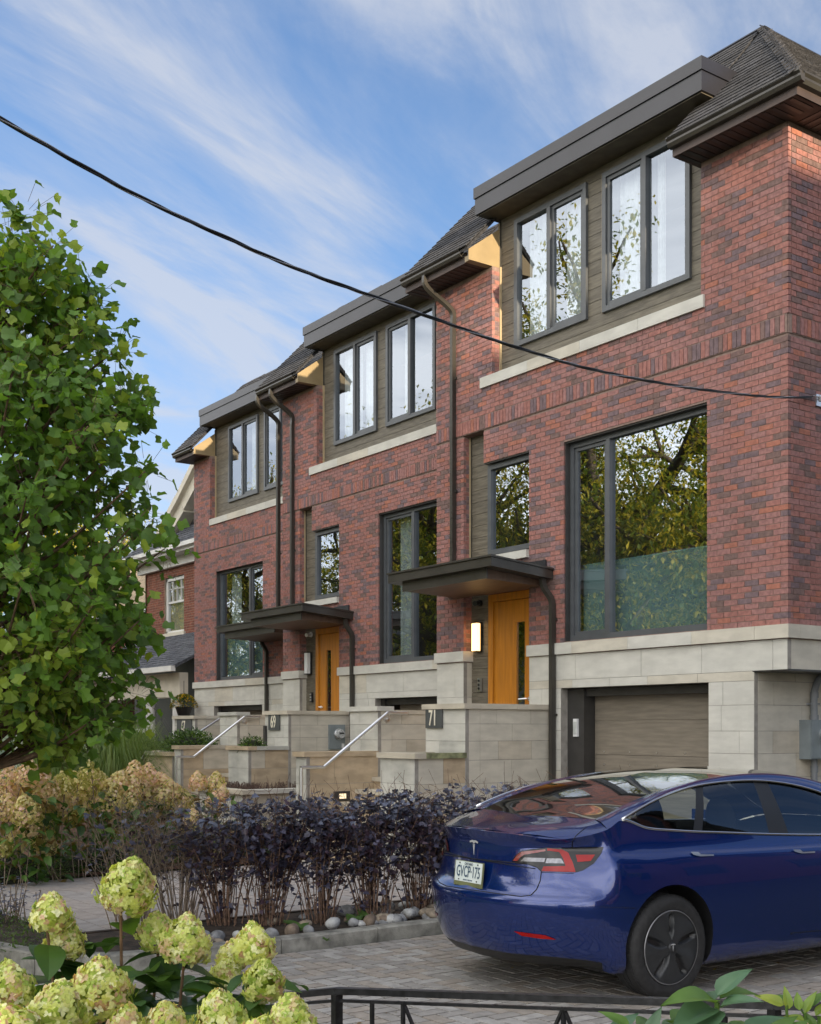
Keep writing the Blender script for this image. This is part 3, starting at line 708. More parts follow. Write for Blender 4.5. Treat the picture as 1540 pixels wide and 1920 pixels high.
    wedge(cx0+.25, cx1-.19, cy0+.08, cy0+.10, za-.121, za-.121, za-.265, za-.265).build('canopy_fascia', M_gut, can)
    b = MB(); b.prism([(m(-12.9) if which != 67 else -22.9, Y-.03, za-.07), ((m(-12.4)) if which != 67 else -22.4, Y-.03, za-.07), (m(-12.4) if which != 67 else -22.4, Y-.03, za+.06), (m(-12.9) if which != 67 else -22.9, Y-.03, za+.06)], (0, .02, 0)); b.build('flashing', M_fas, can)
    dxp = cx1-.02
    if which == 67: dxp = -24.15
    yy = Y-.06
    downspout(root, [*smooth_path([(dxp-.06, yy-.06, za-.18), (dxp-.05, yy-.06, za-.32), (dxp+.04, yy, za-.50), (dxp+.06, yy, za-.62)], 5), (dxp+.06, yy, .3)])
    b = MB()
    for zz in (3.2, 1.9): b.box(dxp+.01, dxp+.11, yy+.02, yy+.05, zz, zz+.03)
    b.build('pipe_strap', M_gut, root)
    # gutter downspouts
    if which != 67:
        xs = [m(-14.45)] if which == 71 else [-21.72, -21.15]
        for j, x in enumerate(xs):
            yb_ = Y-.06; zt_ = 8.50
            downspout(root, [*smooth_path([(x-.22, yb_-.36, 8.56), (x-.20, yb_-.34, 8.38), (x-.05, yb_-.08, 8.12), (x, yb_, 8.0), (x, yb_, 7.85)], 6), (x, yb_, 3.98)])
            b = MB()
            for zz in (7.0, 5.3): b.box(x-.05, x+.05, yb_+.02, yb_+.05, zz, zz+.03)
            b.build('pipe_strap', M_gut, root)
    # back volume
    b = MB(); b.box(XL+.2, XR-2.2, Y+3.2, Y+8.9, 0, 9.4); b.build('back_wall', MORTAR, root)
    return root
H71 = townhouse(71); H69 = townhouse(69); H67 = townhouse(67)
# ---------------------------------------------------------------- porch walls, stairs, planters
rr = random.Random(11)
def stone_box(root, x0, x1, y0, y1, z0, z1, courses, keysx, keysy, name='stone', lens=(.55, .9), cap=None, capkeys='eeb', soil=False):
    """core + facing stones on the -y and +x faces + coping stones"""
    b = MB(); b.box(x0, x1-.002, y0+.002, y1, z0, z1); b.build('core', JOINT, root)
    ps = stones('x', y0, (x0, x1, z0, z1), [], courses, rr, keysx, lens)
    ps += stones('y', x1, (y0+.055, y1, z0, z1), [], courses, rr, keysy, lens)  # stone tint per face carries the cool front and warm side light
    emit(ps, root, 'stone', 'stonework')
def coping(root, segs, z0, z1, keys='eeb', ov=.04, name='coping_stone'):
    ps = []
    for (xa, ya, xb, yb, w) in segs:      # runs along x or y, centre line
        L = math.hypot(xb-xa, yb-ya); n = max(1, round(L/.8)); ang = math.atan2(yb-ya, xb-xa)
        for k in range(n):
            t = (k+.5)/n; ps.append(piece(xa+(xb-xa)*t, ya+(yb-ya)*t, (z0+z1)/2+rr.uniform(-.0015, .0015), L/n-.005, w, z1-z0, ST[rr.choice(keys)], rz=ang))
    emit(ps, root, name, name+'s')
CRS = [0, .24, .50, .76, 1.01, 1.315, 1.564, 1.79, 1.985]
def porch(which, dx, dy):
    m = lambda x: x+dx; n = lambda y: y+dy; Y = 11.14+dy
    lab = {71: 'pale stone porch wall and steps in front of the nearest orange door', 69: 'stone porch wall with the grey electricity meter and steps before the middle orange door'}[which]
    root = thing('porch_wall', lab, 'porch wall', (m(-12.8), n(9.6), 0), 'stone porches before the townhouses')
    # box wall: front part + side wall back to the house
    stone_box(root, m(-13.20), m(-12.33), n(9.66), n(9.9), 0, 1.985, CRS, 'ad', 'bbbbe')
    b = MB(); b.box(m(-12.55), m(-12.332), n(9.9), Y-.002, 0, 1.985); b.build('core', JOINT, root)
    ps = stones('y', m(-12.33), (n(9.66)+.24, Y-.01, 0, 1.985), [], CRS, rr, 'bbbbbe', (.5, .9)); emit(ps, root, 'stone', 'stonework')
    coping(root, [(m(-13.24), n(9.75), m(-12.29), n(9.75), .27), (m(-12.42), n(9.885), m(-12.42), Y-.01, .26)], 1.985, 2.055)
    # landing and steps
    b = MB(); b.box(m(-14.5), m(-12.56), n(9.95), Y+.4, 0, 1.2); b.build('landing', ST['b'], root)
    z = 1.20; y = n(9.95); k = 0; ps = []
    while z > .16:
        z -= .17; y -= .29; k += 1
        ps.append(piece(m(-13.8), y+.16, z/2-.03, 1.38, .30, z-.06, ST['c']))
        ps.append(piece(m(-13.8), y+.15, z-.03, 1.39, .34, .06, ST['e']))
    emit(ps, root, 'step', 'steps')
    # left cheek pier and wall
    stone_box(root, m(-15.25), m(-14.5), n(9.75), n(9.99), 0, 1.985, CRS, 'aad', 'b')
    coping(root, [(m(-15.29), n(9.86), m(-14.46), n(9.86), .30)], 1.985, 2.055, 'ad')
    b = MB(); b.box(m(-14.8), m(-14.542), n(9.99), Y-.002, 0, 1.94); b.build('core', JOINT, root)
    emit(stones('y', m(-14.54), (n(9.99), Y-.01, 1.01, 1.94), [], [1.01, 1.315, 1.564, 1.79, 1.94], rr, 'bbe', (.4, .8)), root, 'stone', 'stonework')
    coping(root, [(m(-14.65), n(10.01), m(-14.65), Y-.01, .26)], 1.94, 2.0)
    # lower cheek, left of the steps
    stone_box(root, m(-14.78), m(-14.5), n(8.55), n(9.75), 0, 1.335, [0, .3, .62, .95, 1.335], 'dda', 'cccec', lens=(.5, 1.0))
    coping(root, [(m(-14.64), n(8.5), m(-14.64), n(9.745), .34)], 1.335, 1.405, 'dce')
    # planter right of the steps
    stone_box(root, m(-13.1), m(-12.33), n(8.85), n(9.655), 0, 1.345, [0, .3, .66, 1.02, 1.345], 'dad', 'ecbe', lens=(.5, 1.0))
    b = MB(); b.box(m(-13.02), m(-12.45), n(8.95), n(9.65), 1.33, 1.39); b.build('planter_soil', M_soil, root)
    coping(root, [(m(-13.14), n(8.90), m(-12.27), n(8.90), .18), (m(-12.37), n(8.99), m(-12.37), n(9.65), .17)], 1.345, 1.415, 'gee' if which == 71 else 'dec')
    coping(root, [(m(-13.05), n(8.99), m(-13.05), n(9.65), .14)], 1.345, 1.415, 'e')
    return root
P71 = porch(71, 0, 0); P69 = porch(69, -6.69, 1.18)
def rail(dx, dy, lab):
    m = lambda x: x+dx; n = lambda y: y+dy
    t = thing('handrail', lab, 'handrail', (m(-14.4), n(8.8), 0), 'steel handrails beside the porch steps')
    P = [(m(-14.42), n(8.42), .0), (m(-14.42), n(8.42), 1.19), (m(-14.42), n(8.78), 1.19), (m(-14.42), n(9.86), 1.955), (m(-14.42), n(10.2), 1.955)]
    def seg(a, b_, nm):
        q = MB(); q.tube([a, b_], .024, 12); auto_smooth(q.build(nm, M_steel, t))
    seg(P[0], P[1], 'post'); q = MB()
    for a_, b_ in zip(P[1:], P[2:]):
        e_ = (Vector(b_)-Vector(a_)).normalized()*.012; q.tube([Vector(a_)-e_, Vector(b_)+e_], .024, 12)
    auto_smooth(q.build('rail', M_steel, t))
    q = MB(); q.lathe([(0, 0), (.05, 0), (.05, -.02), (.02, -.03), (.012, -.04)], (m(-14.49), n(9.92), 1.87), 'x', 14); 
    q = MB(); q.lathe([(0, .0), (.055, .0), (.055, .012), (.015, .016), (.012, .05)], (m(-14.495), n(9.9), 1.87), 'x', 14); q.tube([(m(-14.45), n(9.9), 1.87), (m(-14.42), n(9.9), 1.94)], .009, 6)
    auto_smooth(q.build('wall_bracket', M_steel, t))
rail(0, 0, 'brushed steel handrail of the near steps, with a disc bracket left of house number 71')
rail(-6.69, 1.18, 'brushed steel handrail of the middle steps, rising to the left of the number 69 plate')
# number 67 cheek pier, planter and railing
P67 = thing('porch_wall', 'stone pier carrying the number 67 plate, farthest of the porch walls', 'porch wall', (-24.4, 11.5, 0), 'stone porches before the townhouses')
stone_box(P67, -25.05, -24.0, 11.36, 11.62, 0, 1.94, [0, .5, 1.01, 1.315, 1.564, 1.79, 1.94], 'aad', 'b')
b = MB(); b.box(-24.25, -24.002, 11.62, 13.2, 0, 1.94); b.build('core', JOINT, P67)
emit(stones('y', -24.0, (11.62, 13.2, 1.01, 1.94), [], [1.01, 1.315, 1.564, 1.79, 1.94], rr, 'bbe', (.4, .8)), P67, 'stone', 'stonework')
coping(P67, [(-25.09, 11.46, -23.96, 11.46, .30), (-24.1, 11.6, -24.1, 13.2, .26)], 1.94, 2.01)
stone_box(P67, -24.3, -22.9, 10.4, 11.3, 0, 1.2, [0, .4, .8, 1.2], 'cec', 'cc', lens=(.6, 1.))
coping(P67, [(-24.34, 10.42, -22.86, 10.42, .3)], 1.2, 1.27, 'ce')
t = thing('handrail', 'slim steel handrail farthest left, behind the yew and below the number 67 plate', 'handrail', (-22.8, 10.3, 0), 'steel handrails beside the porch steps')
q = MB(); q.tube([(-22.6, 9.95, 1.16), (-22.6, 11.25, 1.93), (-22.6, 11.5, 1.93)], .021, 10); auto_smooth(q.build('rail', M_steel, t))
q = MB(); q.tube([(-22.6, 9.97, 0), (-22.6, 9.97, 1.17)], .021, 10); auto_smooth(q.build('post', M_steel, t))
# low front planter with heather, planters with yew
LP = thing('planter', 'long low stone planter edged with pale coping, dried heather growing in it', 'planter', (-19.3, 10.0, 0))
stone_box(LP, -20.15, -18.45, 9.62, 9.9, 0, .60, [0, .3, .6], 'dd', 'ee', lens=(.6, 1.))
b = MB(); b.box(-18.7, -18.452, 9.9, 11.6, 0, .6); b.box(-19.0, -18.7, 9.9, 11.6, 0, .62); b.build('core', M_soil, LP)
emit(stones('y', -18.45, (9.9, 11.6, 0, .6), [], [0, .3, .6], rr, 'ee', (.6, 1.)), LP, 'stone', 'stonework')
coping(LP, [(-20.2, 9.68, -18.36, 9.68, .22), (-18.5, 9.8, -18.5, 11.6, .26)], .6, .675, 'aeb')
PL = thing('planter', 'tan stone planter holding the large dark yew, left of the number 69 steps', 'planter', (-21.9, 9.9, 0))
stone_box(PL, -22.9, -21.5, 9.7, 11.0, 0, 1.2, [0, .4, .8, 1.2], 'cce', 'cc', lens=(.6, 1.))
coping(PL, [(-22.95, 9.75, -21.45, 9.75, .22), (-21.56, 9.86, -21.56, 11.0, .2)], 1.2, 1.27, 'cce')
# plaques
def plaque(x0, x1, y, z0, z1, s, lab, size, lz=0):
    t = thing('house_number_plate', lab, 'sign', ((x0+x1)/2, y, z0), 'house number plates')
    b = MB(); b.box(x0, x1, y-.03, y-.012, z0, z1); b.build('plate', mat('anthracite_plate', (.075, .08, .08), .5, .05), t)
    M = Matrix.Translation((x0+(x1-x0)*.45, y-.03, (z0+z1)/2)) @ Matrix.Rotation(R(90), 4, 'X')
    lettering('numerals', s, size, M, mat('numeral_metal', (.80, .74, .60), .4, .03), t, .62, .006, .003)
plaque(-13.17, -12.80, 9.66, 1.735, 1.99, '71', 'charcoal plate with the numerals 71, on the nearest porch wall', .30)
plaque(-19.72, -19.30, 10.84, 1.70, 1.985, '69', 'charcoal plate with the numerals 69, on the middle porch wall', .32)
plaque(-24.88, -24.12, 11.36, 1.62, 1.93, '67', 'charcoal plate with the numerals 67, on the pier farthest left', .32)
b = MB(); b.box(-19.86, -19.80, 10.78, 10.83, 1.0, 1.78); b.build('marker_post', M_dark, label='thin dark post standing beside the number 69 plate', cat='post')
# wall lamps
def lamp(x, y, z, lit, lab):
    t = thing('wall_lamp', lab, 'lamp', (x, y, z), 'porch wall lamps')
    b = MB(); b.box(x-.075, x+.075, y-.03, y, z-.22, z+.22); b.build('backplate', M_black, t)
    b = MB(); b.box(x-.062, x+.058, y-.095, y-.03, z-.205, z+.205); o = b.build('diffuser', M_lampg if lit else M_lampoff, t)
    b = MB(); b.box(x-.07, x+.066, y-.10, y-.03, z+.206, z+.215); b.box(x-.07, x+.066, y-.10, y-.03, z-.215, z-.206); b.build('frame', M_black, t)
lamp(-14.06, 11.275, 3.09, True, 'lit warm rectangular wall lamp beside the nearest orange door')
lamp(-20.78, 12.335, 3.03, False, 'unlit white rectangular wall lamp beside the middle orange door')
def bell(x, y, z, m, lab, keys=False):
    t = thing('door_intercom', lab, 'doorbell', (x, y, z))
    b = MB(); b.box(x-.035, x+.035, y-.03, y, z-.10, z+.10); b.build('panel', m, t)
    b = MB()
    for k, zz in enumerate((.06, .0, -.055)): b.lathe([(0, -.012), (.018, -.012), (.02, 0)], (x, y-.03, z+zz), 'y', 10)
    b.build('button', M_black if keys else M_steel, t)
bell(-14.03, 11.275, 2.38, M_steel, 'steel doorbell panel with round buttons under the lit lamp', True)
bell(-20.70, 12.335, 2.35, M_black, 'small black doorbell below the unlit wall lamp')
def seccam(x, y, z, m, lab):
    t = thing('security_camera', lab, 'camera', (x, y, z))
    b = MB(); b.lathe([(0, 0), (.05, 0), (.05, -.03), (.02, -.05)], (x, y, z), 'y', 12); b.build('base', m, t)
    b = MB(); b.tube([(x, y-.04, z), (x+.07, y-.16, z-.02)], .038, 10); auto_smooth(b.build('housing', m, t))
seccam(-14.03, 11.275, 3.60, M_black, 'black dome security camera above the lit lamp, near the canopy')
seccam(-20.72, 12.335, 3.60, M_white, 'white security camera above the unlit lamp, under the middle canopy')
# electricity meters
def meter(axis_pt, w, h, d, lab, conduit=False):
    x, y, z = axis_pt; t = thing('electric_meter', lab, 'electric meter', (x, y, z))
    mg = mat('meter_grey_paint', (.20, .23, .24), .45, .06)
    b = MB(); b.box(x, x+d, y-w/2, y+w/2, z-h/2, z+h/2); b.build('meter_box', mg, t)
    b = MB(); b.box(x+d, x+d+.008, y-w/2+.012, y+w/2-.012, z-h/2+.012, z+h/2-.012); b.build('cover', mg, t)
    cy, cz = y+w*.06, z+h*.12
    b = MB(); b.lathe([(.10, 0), (.10, .03), (.092, .035)], (x+d+.008, cy, cz), 'x', 24); auto_smooth(b.build('ring', M_steel, t))
    b = MB(); b.lathe([(.088, 0), (.088, .075), (.075, .1), (0, .105)], (x+d+.03, cy, cz), 'x', 24); auto_smooth(b.build('dial', mat('meter_glass', (.42, .43, .43), .12, .2, 30), t))
    b = MB(); b.box(x+d+.13, x+d+.136, cy-.05, cy+.045, cz, cz+.03); b.build('display', M_black, t)
    b = MB(); b.box(x+d+.008, x+d+.011, y+w*.26, y+w*.44, z-h/2+.02, z-h/2+.11); b.build('sticker', M_white, t)
    if conduit:
        mp = mat('conduit_grey', (.20, .21, .22), .5, .08); b = MB()
        b.tube(smooth_path([(x+.06, y-.02, z+h/2), (x+.06, y-.02, z+h/2+.33), (x+.08, y+.10, z+h/2+.52), (x+.16, y+.34, z+h/2+.60), (x+.3, y+.7, z+h/2+.6)], 6), .042, 12)
        auto_smooth(b.build('conduit', mp, t)); b = MB(); b.tube([(x+.06, y-.02, z-h/2), (x+.06, y-.02, .0)], .036, 12); auto_smooth(b.build('conduit', mp, t))
        for c0, c1_, r_ in ((h/2, h/2+.06, .05), (h/2+.26, h/2+.33, .048), (-h/2-.16, -h/2-.08, .044)):
            b = MB(); b.tube([(x+.06, y-.02, z+c0), (x+.06, y-.02, z+c1_)], r_, 12); b.build('coupling', mp, t)
        b = MB(); b.box(x, x+.08, y-.1, y+.06, z+h/2+.18, z+h/2+.2); b.build('strap', mp, t)
meter((-19.02, 11.85, 1.57), .34, .46, .05, 'small grey electric meter set in the stone wall of number 69')
meter((-8.895, 12.18, 1.60), .46, .46, .16, 'large grey electric meter box with bent conduit on the side wall behind the car', True)
# garage keypad, step light
t = thing('garage_keypad', 'small pale keypad on the dark garage frame at number 71', 'keypad', (-11.93, 11.25, 1.75)); b = MB(); b.box(-11.98, -11.90, 11.23, 11.26, 1.62, 1.86); b.build('panel', M_white, t); b = MB(); b.box(-11.97, -11.91, 11.225, 11.23, 1.65, 1.82); b.build('cover', mat('keypad_cover', (.5, .52, .5), .4), t)
t = thing('step_light', 'small square lit step light low on the tan stone cheek wall', 'lamp', (-14.49, 9.13, .8)); b = MB(); b.box(-14.497, -14.48, 8.99, 9.26, .70, .84); b.build('bezel', M_dark, t)
b = MB(); b.box(-14.48, -14.476, 9.08, 9.19, .735, .805); b.build('lens', mat('step_light_lens', (.9, .85, .7), .4, emit=((1, .75, .4), .35)), t)
# ---------------------------------------------------------------- overhead service cable
A = at(-60, 195, 6.6); 
dB = ray(1530, 747); tB = (-8.42-CAM.x)/dB.x; B = CAM+dB*tB
cp = [(-60, 188), (0, 222), (75, 265), (150, 308), (240, 358), (340, 407), (430, 448), (500, 480), (600, 520), (700, 556), (800, 592), (900, 628), (1000, 661), (1100, 690), (1200, 711), (1300, 728), (1430, 743), (1500, 745), (1524, 744)]
path = []
nrm = Vector((A.y-B.y, B.x-A.x, 0)).normalized()
for x, y in cp:
    d = ray(x, y); tt = (A-CAM).dot(nrm)/d.dot(nrm); path.append(CAM+d*tt)
path = smooth_path(path, 8)
cab = thing('service_cable', 'twisted black overhead service cable sagging across the facades', 'cable', tuple(B))
def twist(ph, r, name, m, turns=3.2, rad=.0078):
    pts = []; L = 0
    fine = []
    for i in range(len(path)-1):
        for k in range(6): fine.append(path[i].lerp(path[i+1], k/6))
    for i, p in enumerate(fine):
        if i: L += (p-fine[i-1]).length
        t = (fine[min(i+1, len(fine)-1)]-fine[max(i-1, 0)]).normalized(); s = t.cross(Vector((0, 0, 1))).normalized(); u = s.cross(t)
        a = L*turns*2+ph; pts.append(p+s*(r*math.cos(a))+u*(r*math.sin(a)))
    b = MB(); b.tube(pts, rad, 5); b.build(name, m, cab, smooth=True)
twist(0, .0075, 'conductor', mat('cable_rubber', (.012, .012, .013), .4)); twist(2.1, .0075, 'conductor', MATS['cable_rubber']); twist(4.2, .0085, 'bare_wire', mat('bare_aluminium', (.45, .45, .46), .35, metal=.8), rad=.005)
t = thing('cable_bracket', 'metal clevis bracket holding the cable on the brick side wall', 'bracket', tuple(B)); b = MB()
b.box(-8.43, -8.41, B.y-.0, B.y+.12, B.z-.08, B.z+.05); b.tube([(-8.42, B.y+.05, B.z), (-8.36, B.y-.01, B.z), (-8.40, B.y-.08, B.z+.01)], .008, 6); b.build('clevis', M_steel, t)
b = MB(); b.lathe([(.0, -.03), (.022, -.03), (.028, 0), (.022, .03), (0, .03)], (-8.37, B.y+.02, B.z-.01), 'z', 10); b.tube(smooth_path([(-8.37, B.y, B.z-.02), (-8.36, B.y+.15, B.z+.04), (-8.39, B.y+.4, B.z+.1), (-8.40, B.y+.9, B.z+.12)], 5), .012, 6); b.build('insulator', mat('insulator', (.3, .3, .32), .3), t)
# ---------------------------------------------------------------- iron fence in the foreground
fe = thing('iron_fence', 'low black iron fence with diagonal braces in the foreground', 'fence', tuple(at(632, 1855, 4.3).xy.to_3d()))
M_iron = mat('black_iron', (.022, .022, .024), .38, .25, 30, .15, 80)
pA = at(632, 1858, 4.2); zt = pA.z; dB_ = 3.62; pB = at(1452, 1885, dB_); pB.z = at(1452, 1885, dB_).z
pC = at(1700, 1893, 3.5); pL = at(495, 1870, 4.35); pL2 = at(380, 1885, 4.1)
def bar(a, b_, w, h, name='bar'):
    q = MB(); pr = [(-w/2, -h/2), (w/2, -h/2), (w/2, h/2), (-w/2, h/2)]; q.tube([a, b_], 1, 4, prof=pr); return q.build(name, M_iron, fe)
for a_, b_ in ((pL2, pL), (pL, pA), (pA, pB), (pB, pC)):
    bar(a_, b_, .030, .022, 'top_rail'); bar(a_-Vector((0, 0, .034)), b_-Vector((0, 0, .034)), .014, .010, 'lower_rail')
    bar(a_*Vector((1, 1, 0)) if 0 else Vector((a_.x, a_.y, .12)), Vector((b_.x, b_.y, .12)), .014, .014, 'bottom_rail')
for p in (pA, pB, pL2): bar(Vector((p.x, p.y, 0)), p-Vector((0, 0, .012)), .03, .03, 'post')
def onrail(t): return pA.lerp(pB, t)
mid = .545
def tr(x):   # fraction along rail for pixel x
    lo, hi = 0., 1.
    for _ in range(30):
        q = (lo+hi)/2
        if px(onrail(q))[0] < x: lo = q
        else: hi = q
    return lo
def down(t): p = onrail(t); return p-Vector((0, 0, .03)), Vector((p.x, p.y, .12))
for x in (698, 756, 1057, 1270, 1360):
    a_, b_ = down(tr(x)); bar(a_, b_, .012, .012, 'baluster')
for x, s in ((756, 1), (1057, -1), (1057, 1), (1360, -1)):
    a_, _ = down(tr(x)); t2 = tr(x)+s*.16; c = onrail(max(0, min(1, t2))); c.z = .30; bar(a_, c, .010, .010, 'brace')
# ---------------------------------------------------------------- old gabled house on the left
M_ob = [mat('old_brick', (.25, .085, .05), .9, .2, 16, .3, 100), mat('old_brick_dark', (.20, .07, .045), .9, .2, 16, .3, 100)]
M_ow = mat('cream_paint', (.62, .57, .47), .6, .06, 3); M_ow2 = mat('white_paint', (.70, .69, .66), .55, .05, 3)
OH = thing('old_house', 'old red brick house with steep white gable and slate porch roof, left of the row', 'house', (-34, 15.4, 0))
yw = 15.4
def oldbricks(root, axis, plane, rect, holes, rs):
    ps = []; u0, u1, z0, z1 = rect; k = 0; z = z0
    while z+.075 <= z1+.01:
        c = z+.037; hs = [(h[0], h[1]) for h in holes if h[2] < c < h[3]]; u = u0-(.11 if k % 2 else 0)
        while u < u1:
            for s0, s1 in subtract(max(u, u0), min(u+.22, u1), hs):
                if s1-s0 > .03: ps.append(piece((s0+s1)/2, plane-.004+.03, c, s1-s0-.010, .06, .065, rs.choice(M_ob)) if axis == 'x' else piece(plane+.004-.03, (s0+s1)/2, c, .06, s1-s0-.010, .065, rs.choice(M_ob)))
            u += .22
        z += .075; k += 1
    return ps
rs = random.Random(5)
H = [(-34.7, -33.3, 4.62, 6.35)]
b = MB(); slab(b, 'x', yw, .3, (-36.0, -31.0, 0, 7.0), H); b.box(-39, -36.0, yw+1.2, yw+1.5, 0, 7.0); b.prism([(-36.0, yw, 0), (-36.0, yw, 6.9), (-37.0, yw+1.2, 6.9), (-37.0, yw+1.2, 0)], (.05, .2, 0)); b.box(-31.3, -31, yw, yw+10, 0, 7); b.box(-39, -38.8, yw+1.2, yw+10, 0, 7); b.build('wall', mat('old_mortar', (.33, .26, .2), .95), OH)
ps = oldbricks(OH, 'x', yw, (-36.0, -31.0, 3.8, 6.7), H, rs)
emit(ps, OH, 'brick', 'brickwork')
# canted bay side
b = MB(); nn = 0; p0 = Vector((-36.0, yw-.01, 0)); p1 = Vector((-37.05, yw+1.2, 0)); L = (p1-p0).length; d = (p1-p0)/L; ang = math.atan2(d.y, d.x); ps = []
z = 3.8; k = 0
while z < 6.7:
    u = -.11*(k % 2)
    while u < L:
        a_, e_ = max(u, 0), min(u+.22, L); c = p0+d*((a_+e_)/2)
        if not (.35 < (a_+e_)/2 < 1.25 and 4.62 < z < 6.35): ps.append(piece(c.x, c.y, z+.037, e_-a_-.01, .06, .065, rs.choice(M_ob), rz=ang))
        u += .22
    z += .075; k += 1
emit(ps, OH, 'brick', 'brickwork', 120)
c = p0+d*.8; bw = thing('w', '', '') if 0 else None
M2 = Matrix.Translation((c.x, c.y, 5.49)) @ Matrix.Rotation(ang, 4, 'Z'); q = MB()
for sx, sz, w_, h_ in ((0, .86, .9, .1), (0, -.86, .9, .1), (-.42, 0, .08, 1.7), (.42, 0, .08, 1.7), (0, 0, .85, .05)): q.obox(M2 @ Matrix.Translation((sx, .02, sz)) @ Matrix.Diagonal((w_, .12, h_, 1)))
W = q.build('window', M_ow2, OH); q = MB(); q.obox(M2 @ Matrix.Translation((0, .06, 0)) @ Matrix.Diagonal((.8, .01, 1.6, 1))); q.build('pane', mat('dark_glazing', (.05, .06, .07), .08), W)
def sash(x0, x1, z0, z1, y, root):
    q = MB(); f = .09; q.box(x0, x1, y, y+.12, z0, z0+f*.8); q.box(x0, x1, y, y+.12, z1-f, z1); q.box(x0, x0+f, y, y+.12, z0, z1); q.box(x1-f, x1, y, y+.12, z0, z1); W = q.build('window', M_ow2, root)
    zm = z0+(z1-z0)*.56; q = MB(); q.box(x0+f, x1-f, y+.03, y+.08, zm-.03, zm+.03); n = 3
    for k in range(1, n+1): xx = x0+f+(x1-x0-2*f)*k/(n+1); q.box(xx-.012, xx+.012, y+.03, y+.07, zm+.03, z1-f)
    q.box(x0+f, x1-f, y+.03, y+.07, z1-.35, z1-.325); q.build('glazing_bar', M_ow2, W)
    q = MB(); q.poly([(x0+f, y+.06, z0+.05), (x1-f, y+.06, z0+.05), (x1-f, y+.06, z1-f), (x0+f, y+.06, z1-f)]); q.build('pane', glass('old_glass', (.7, .72, .7), .18, wav=.1), W)
    q = MB(); rows = [[(x0+f+(x1-x0-2*f)*k/30, y+.14+.02*math.sin(k*1.3), z) for k in range(31)] for z in (z0+.05, z1-.1)]; q.grid(rows); q.build('curtain', mat('cream_curtain', (.55, .52, .42), .9), W, smooth=True)
    q = MB(); q.box(x0-.12, x1+.12, y-.12, y+.1, z0-.16, z0); q.build('sill', M_ow, W)
sash(-34.68, -33.3, 4.64, 6.33, yw+.05, OH)
# eave, gutter, skirt roof and shingled gable with cream rake
b = MB(); b.box(-37.2, -30.8, yw-.5, yw+.1, 6.9, 6.96); b.box(-36.5, -30.8, yw-.14, yw+.02, 6.62, 6.9); b.build('frieze', M_ow2, OH)
b = MB(); b.prism([(-37.6, yw-.62, 7.0), (-37.6, yw-.62, 7.12), (-37.6, yw-.5, 7.12), (-37.6, yw-.5, 6.96)], (7., 0, 0)); b.build('gutter', M_ow2, OH)
def shroof(root, quad, rowh, tab, name, thick=.05, lim=300, seed=1):
    A_, B_, C_, D_ = [Vector(p) for p in quad]; q = MB(); q.prism([A_, B_, C_, D_], (0, 0, -thick)); rf = q.build('roof', M_slate[0], root)
    sv = M_shin[:]; M_shin[:] = M_slate; ps = shingle_slope(rf, quad, rowh, tab, random.Random(seed), 0); M_shin[:] = sv; emit(ps, rf, name, name+'s', lim)
M_slate = [mat('blue_slate', (.085, .09, .105), .85, .25, 12, .4, 80), mat('dark_blue_slate', (.062, .066, .08), .85, .25, 12, .4, 80), mat('worn_slate', (.11, .115, .13), .85, .25, 12, .4, 80)]
shroof(OH, [(-37.6, yw-.5, 7.08), (-30.8, yw-.5, 7.08), (-30.8, yw+.55, 7.95), (-36.2, yw+.55, 7.95)], .17, .32, 'slate', seed=2)
q = MB(); q.poly([(-36.9, yw+.5, 7.5), (-28.0, yw+.5, 7.5), (-28.0, yw+.5, 13.5), (-32.6, yw+.5, 13.5)]); 
q = MB(); q.prism([(-36.2, yw+.6, 7.0), (-28.0, yw+.6, 7.0), (-32.1, yw+.6, 9.85)], (0, 8, 0)); q.build('gable_core', M_slate[1], OH)
ps = []; z = 7.7; k = 0
z = 7.3
while z < 9.7:
    half = (9.85-z)/2.85*3.9; x = -32.1-half+.1-(.16 if k % 2 else 0)
    while x < -32.1+half: ps.append(piece(x+.16, yw+.585, z+.1, .315, .02, .22, rs.choice(M_slate), rx=-.07)); x += .32
    z += .2; k += 1
emit(ps, OH, 'slate', 'gable_slates', 160)
for s in (-1, 1):
    b = MB(); ax_ = -32.05
    prof = [(ax_+s*4.1, 6.95), (ax_+s*3.7, 7.2), (ax_+s*3.0, 7.97), (ax_+s*1.82, 8.7), (ax_+s*.59, 9.56), (ax_, 9.98)]
    for (xa, za_), (xb, zb_) in zip(prof, prof[1:]):
        b.prism([(xa, yw+.12, za_), (xb, yw+.12, zb_), (xb-s*.26, yw+.12, zb_-.42), (xa-s*.26, yw+.12, za_-.36)], (0, .5, 0))
        b.prism([(xa+s*.06, yw-.02, za_+.05), (xb+s*.06, yw-.02, zb_+.08), (xb-s*.02, yw-.02, zb_-.12), (xa-s*.02, yw-.02, za_-.12)], (0, .7, 0))
    b.build('rake_board', M_ow, OH)
q = MB(); q.prism([(-36.3, yw+.2, 7.05), (-32.05, yw+.2, 10.0), (-32.05, yw+.2, 9.85), (-36.2, yw+.2, 6.9)], (0, 9, 0)); q.prism([(-27.8, yw+.2, 7.05), (-32.05, yw+.2, 10.0), (-32.05, yw+.2, 9.85), (-27.9, yw+.2, 6.9)][::-1], (0, 9, 0)); q.build('roof', M_slate[1], OH)
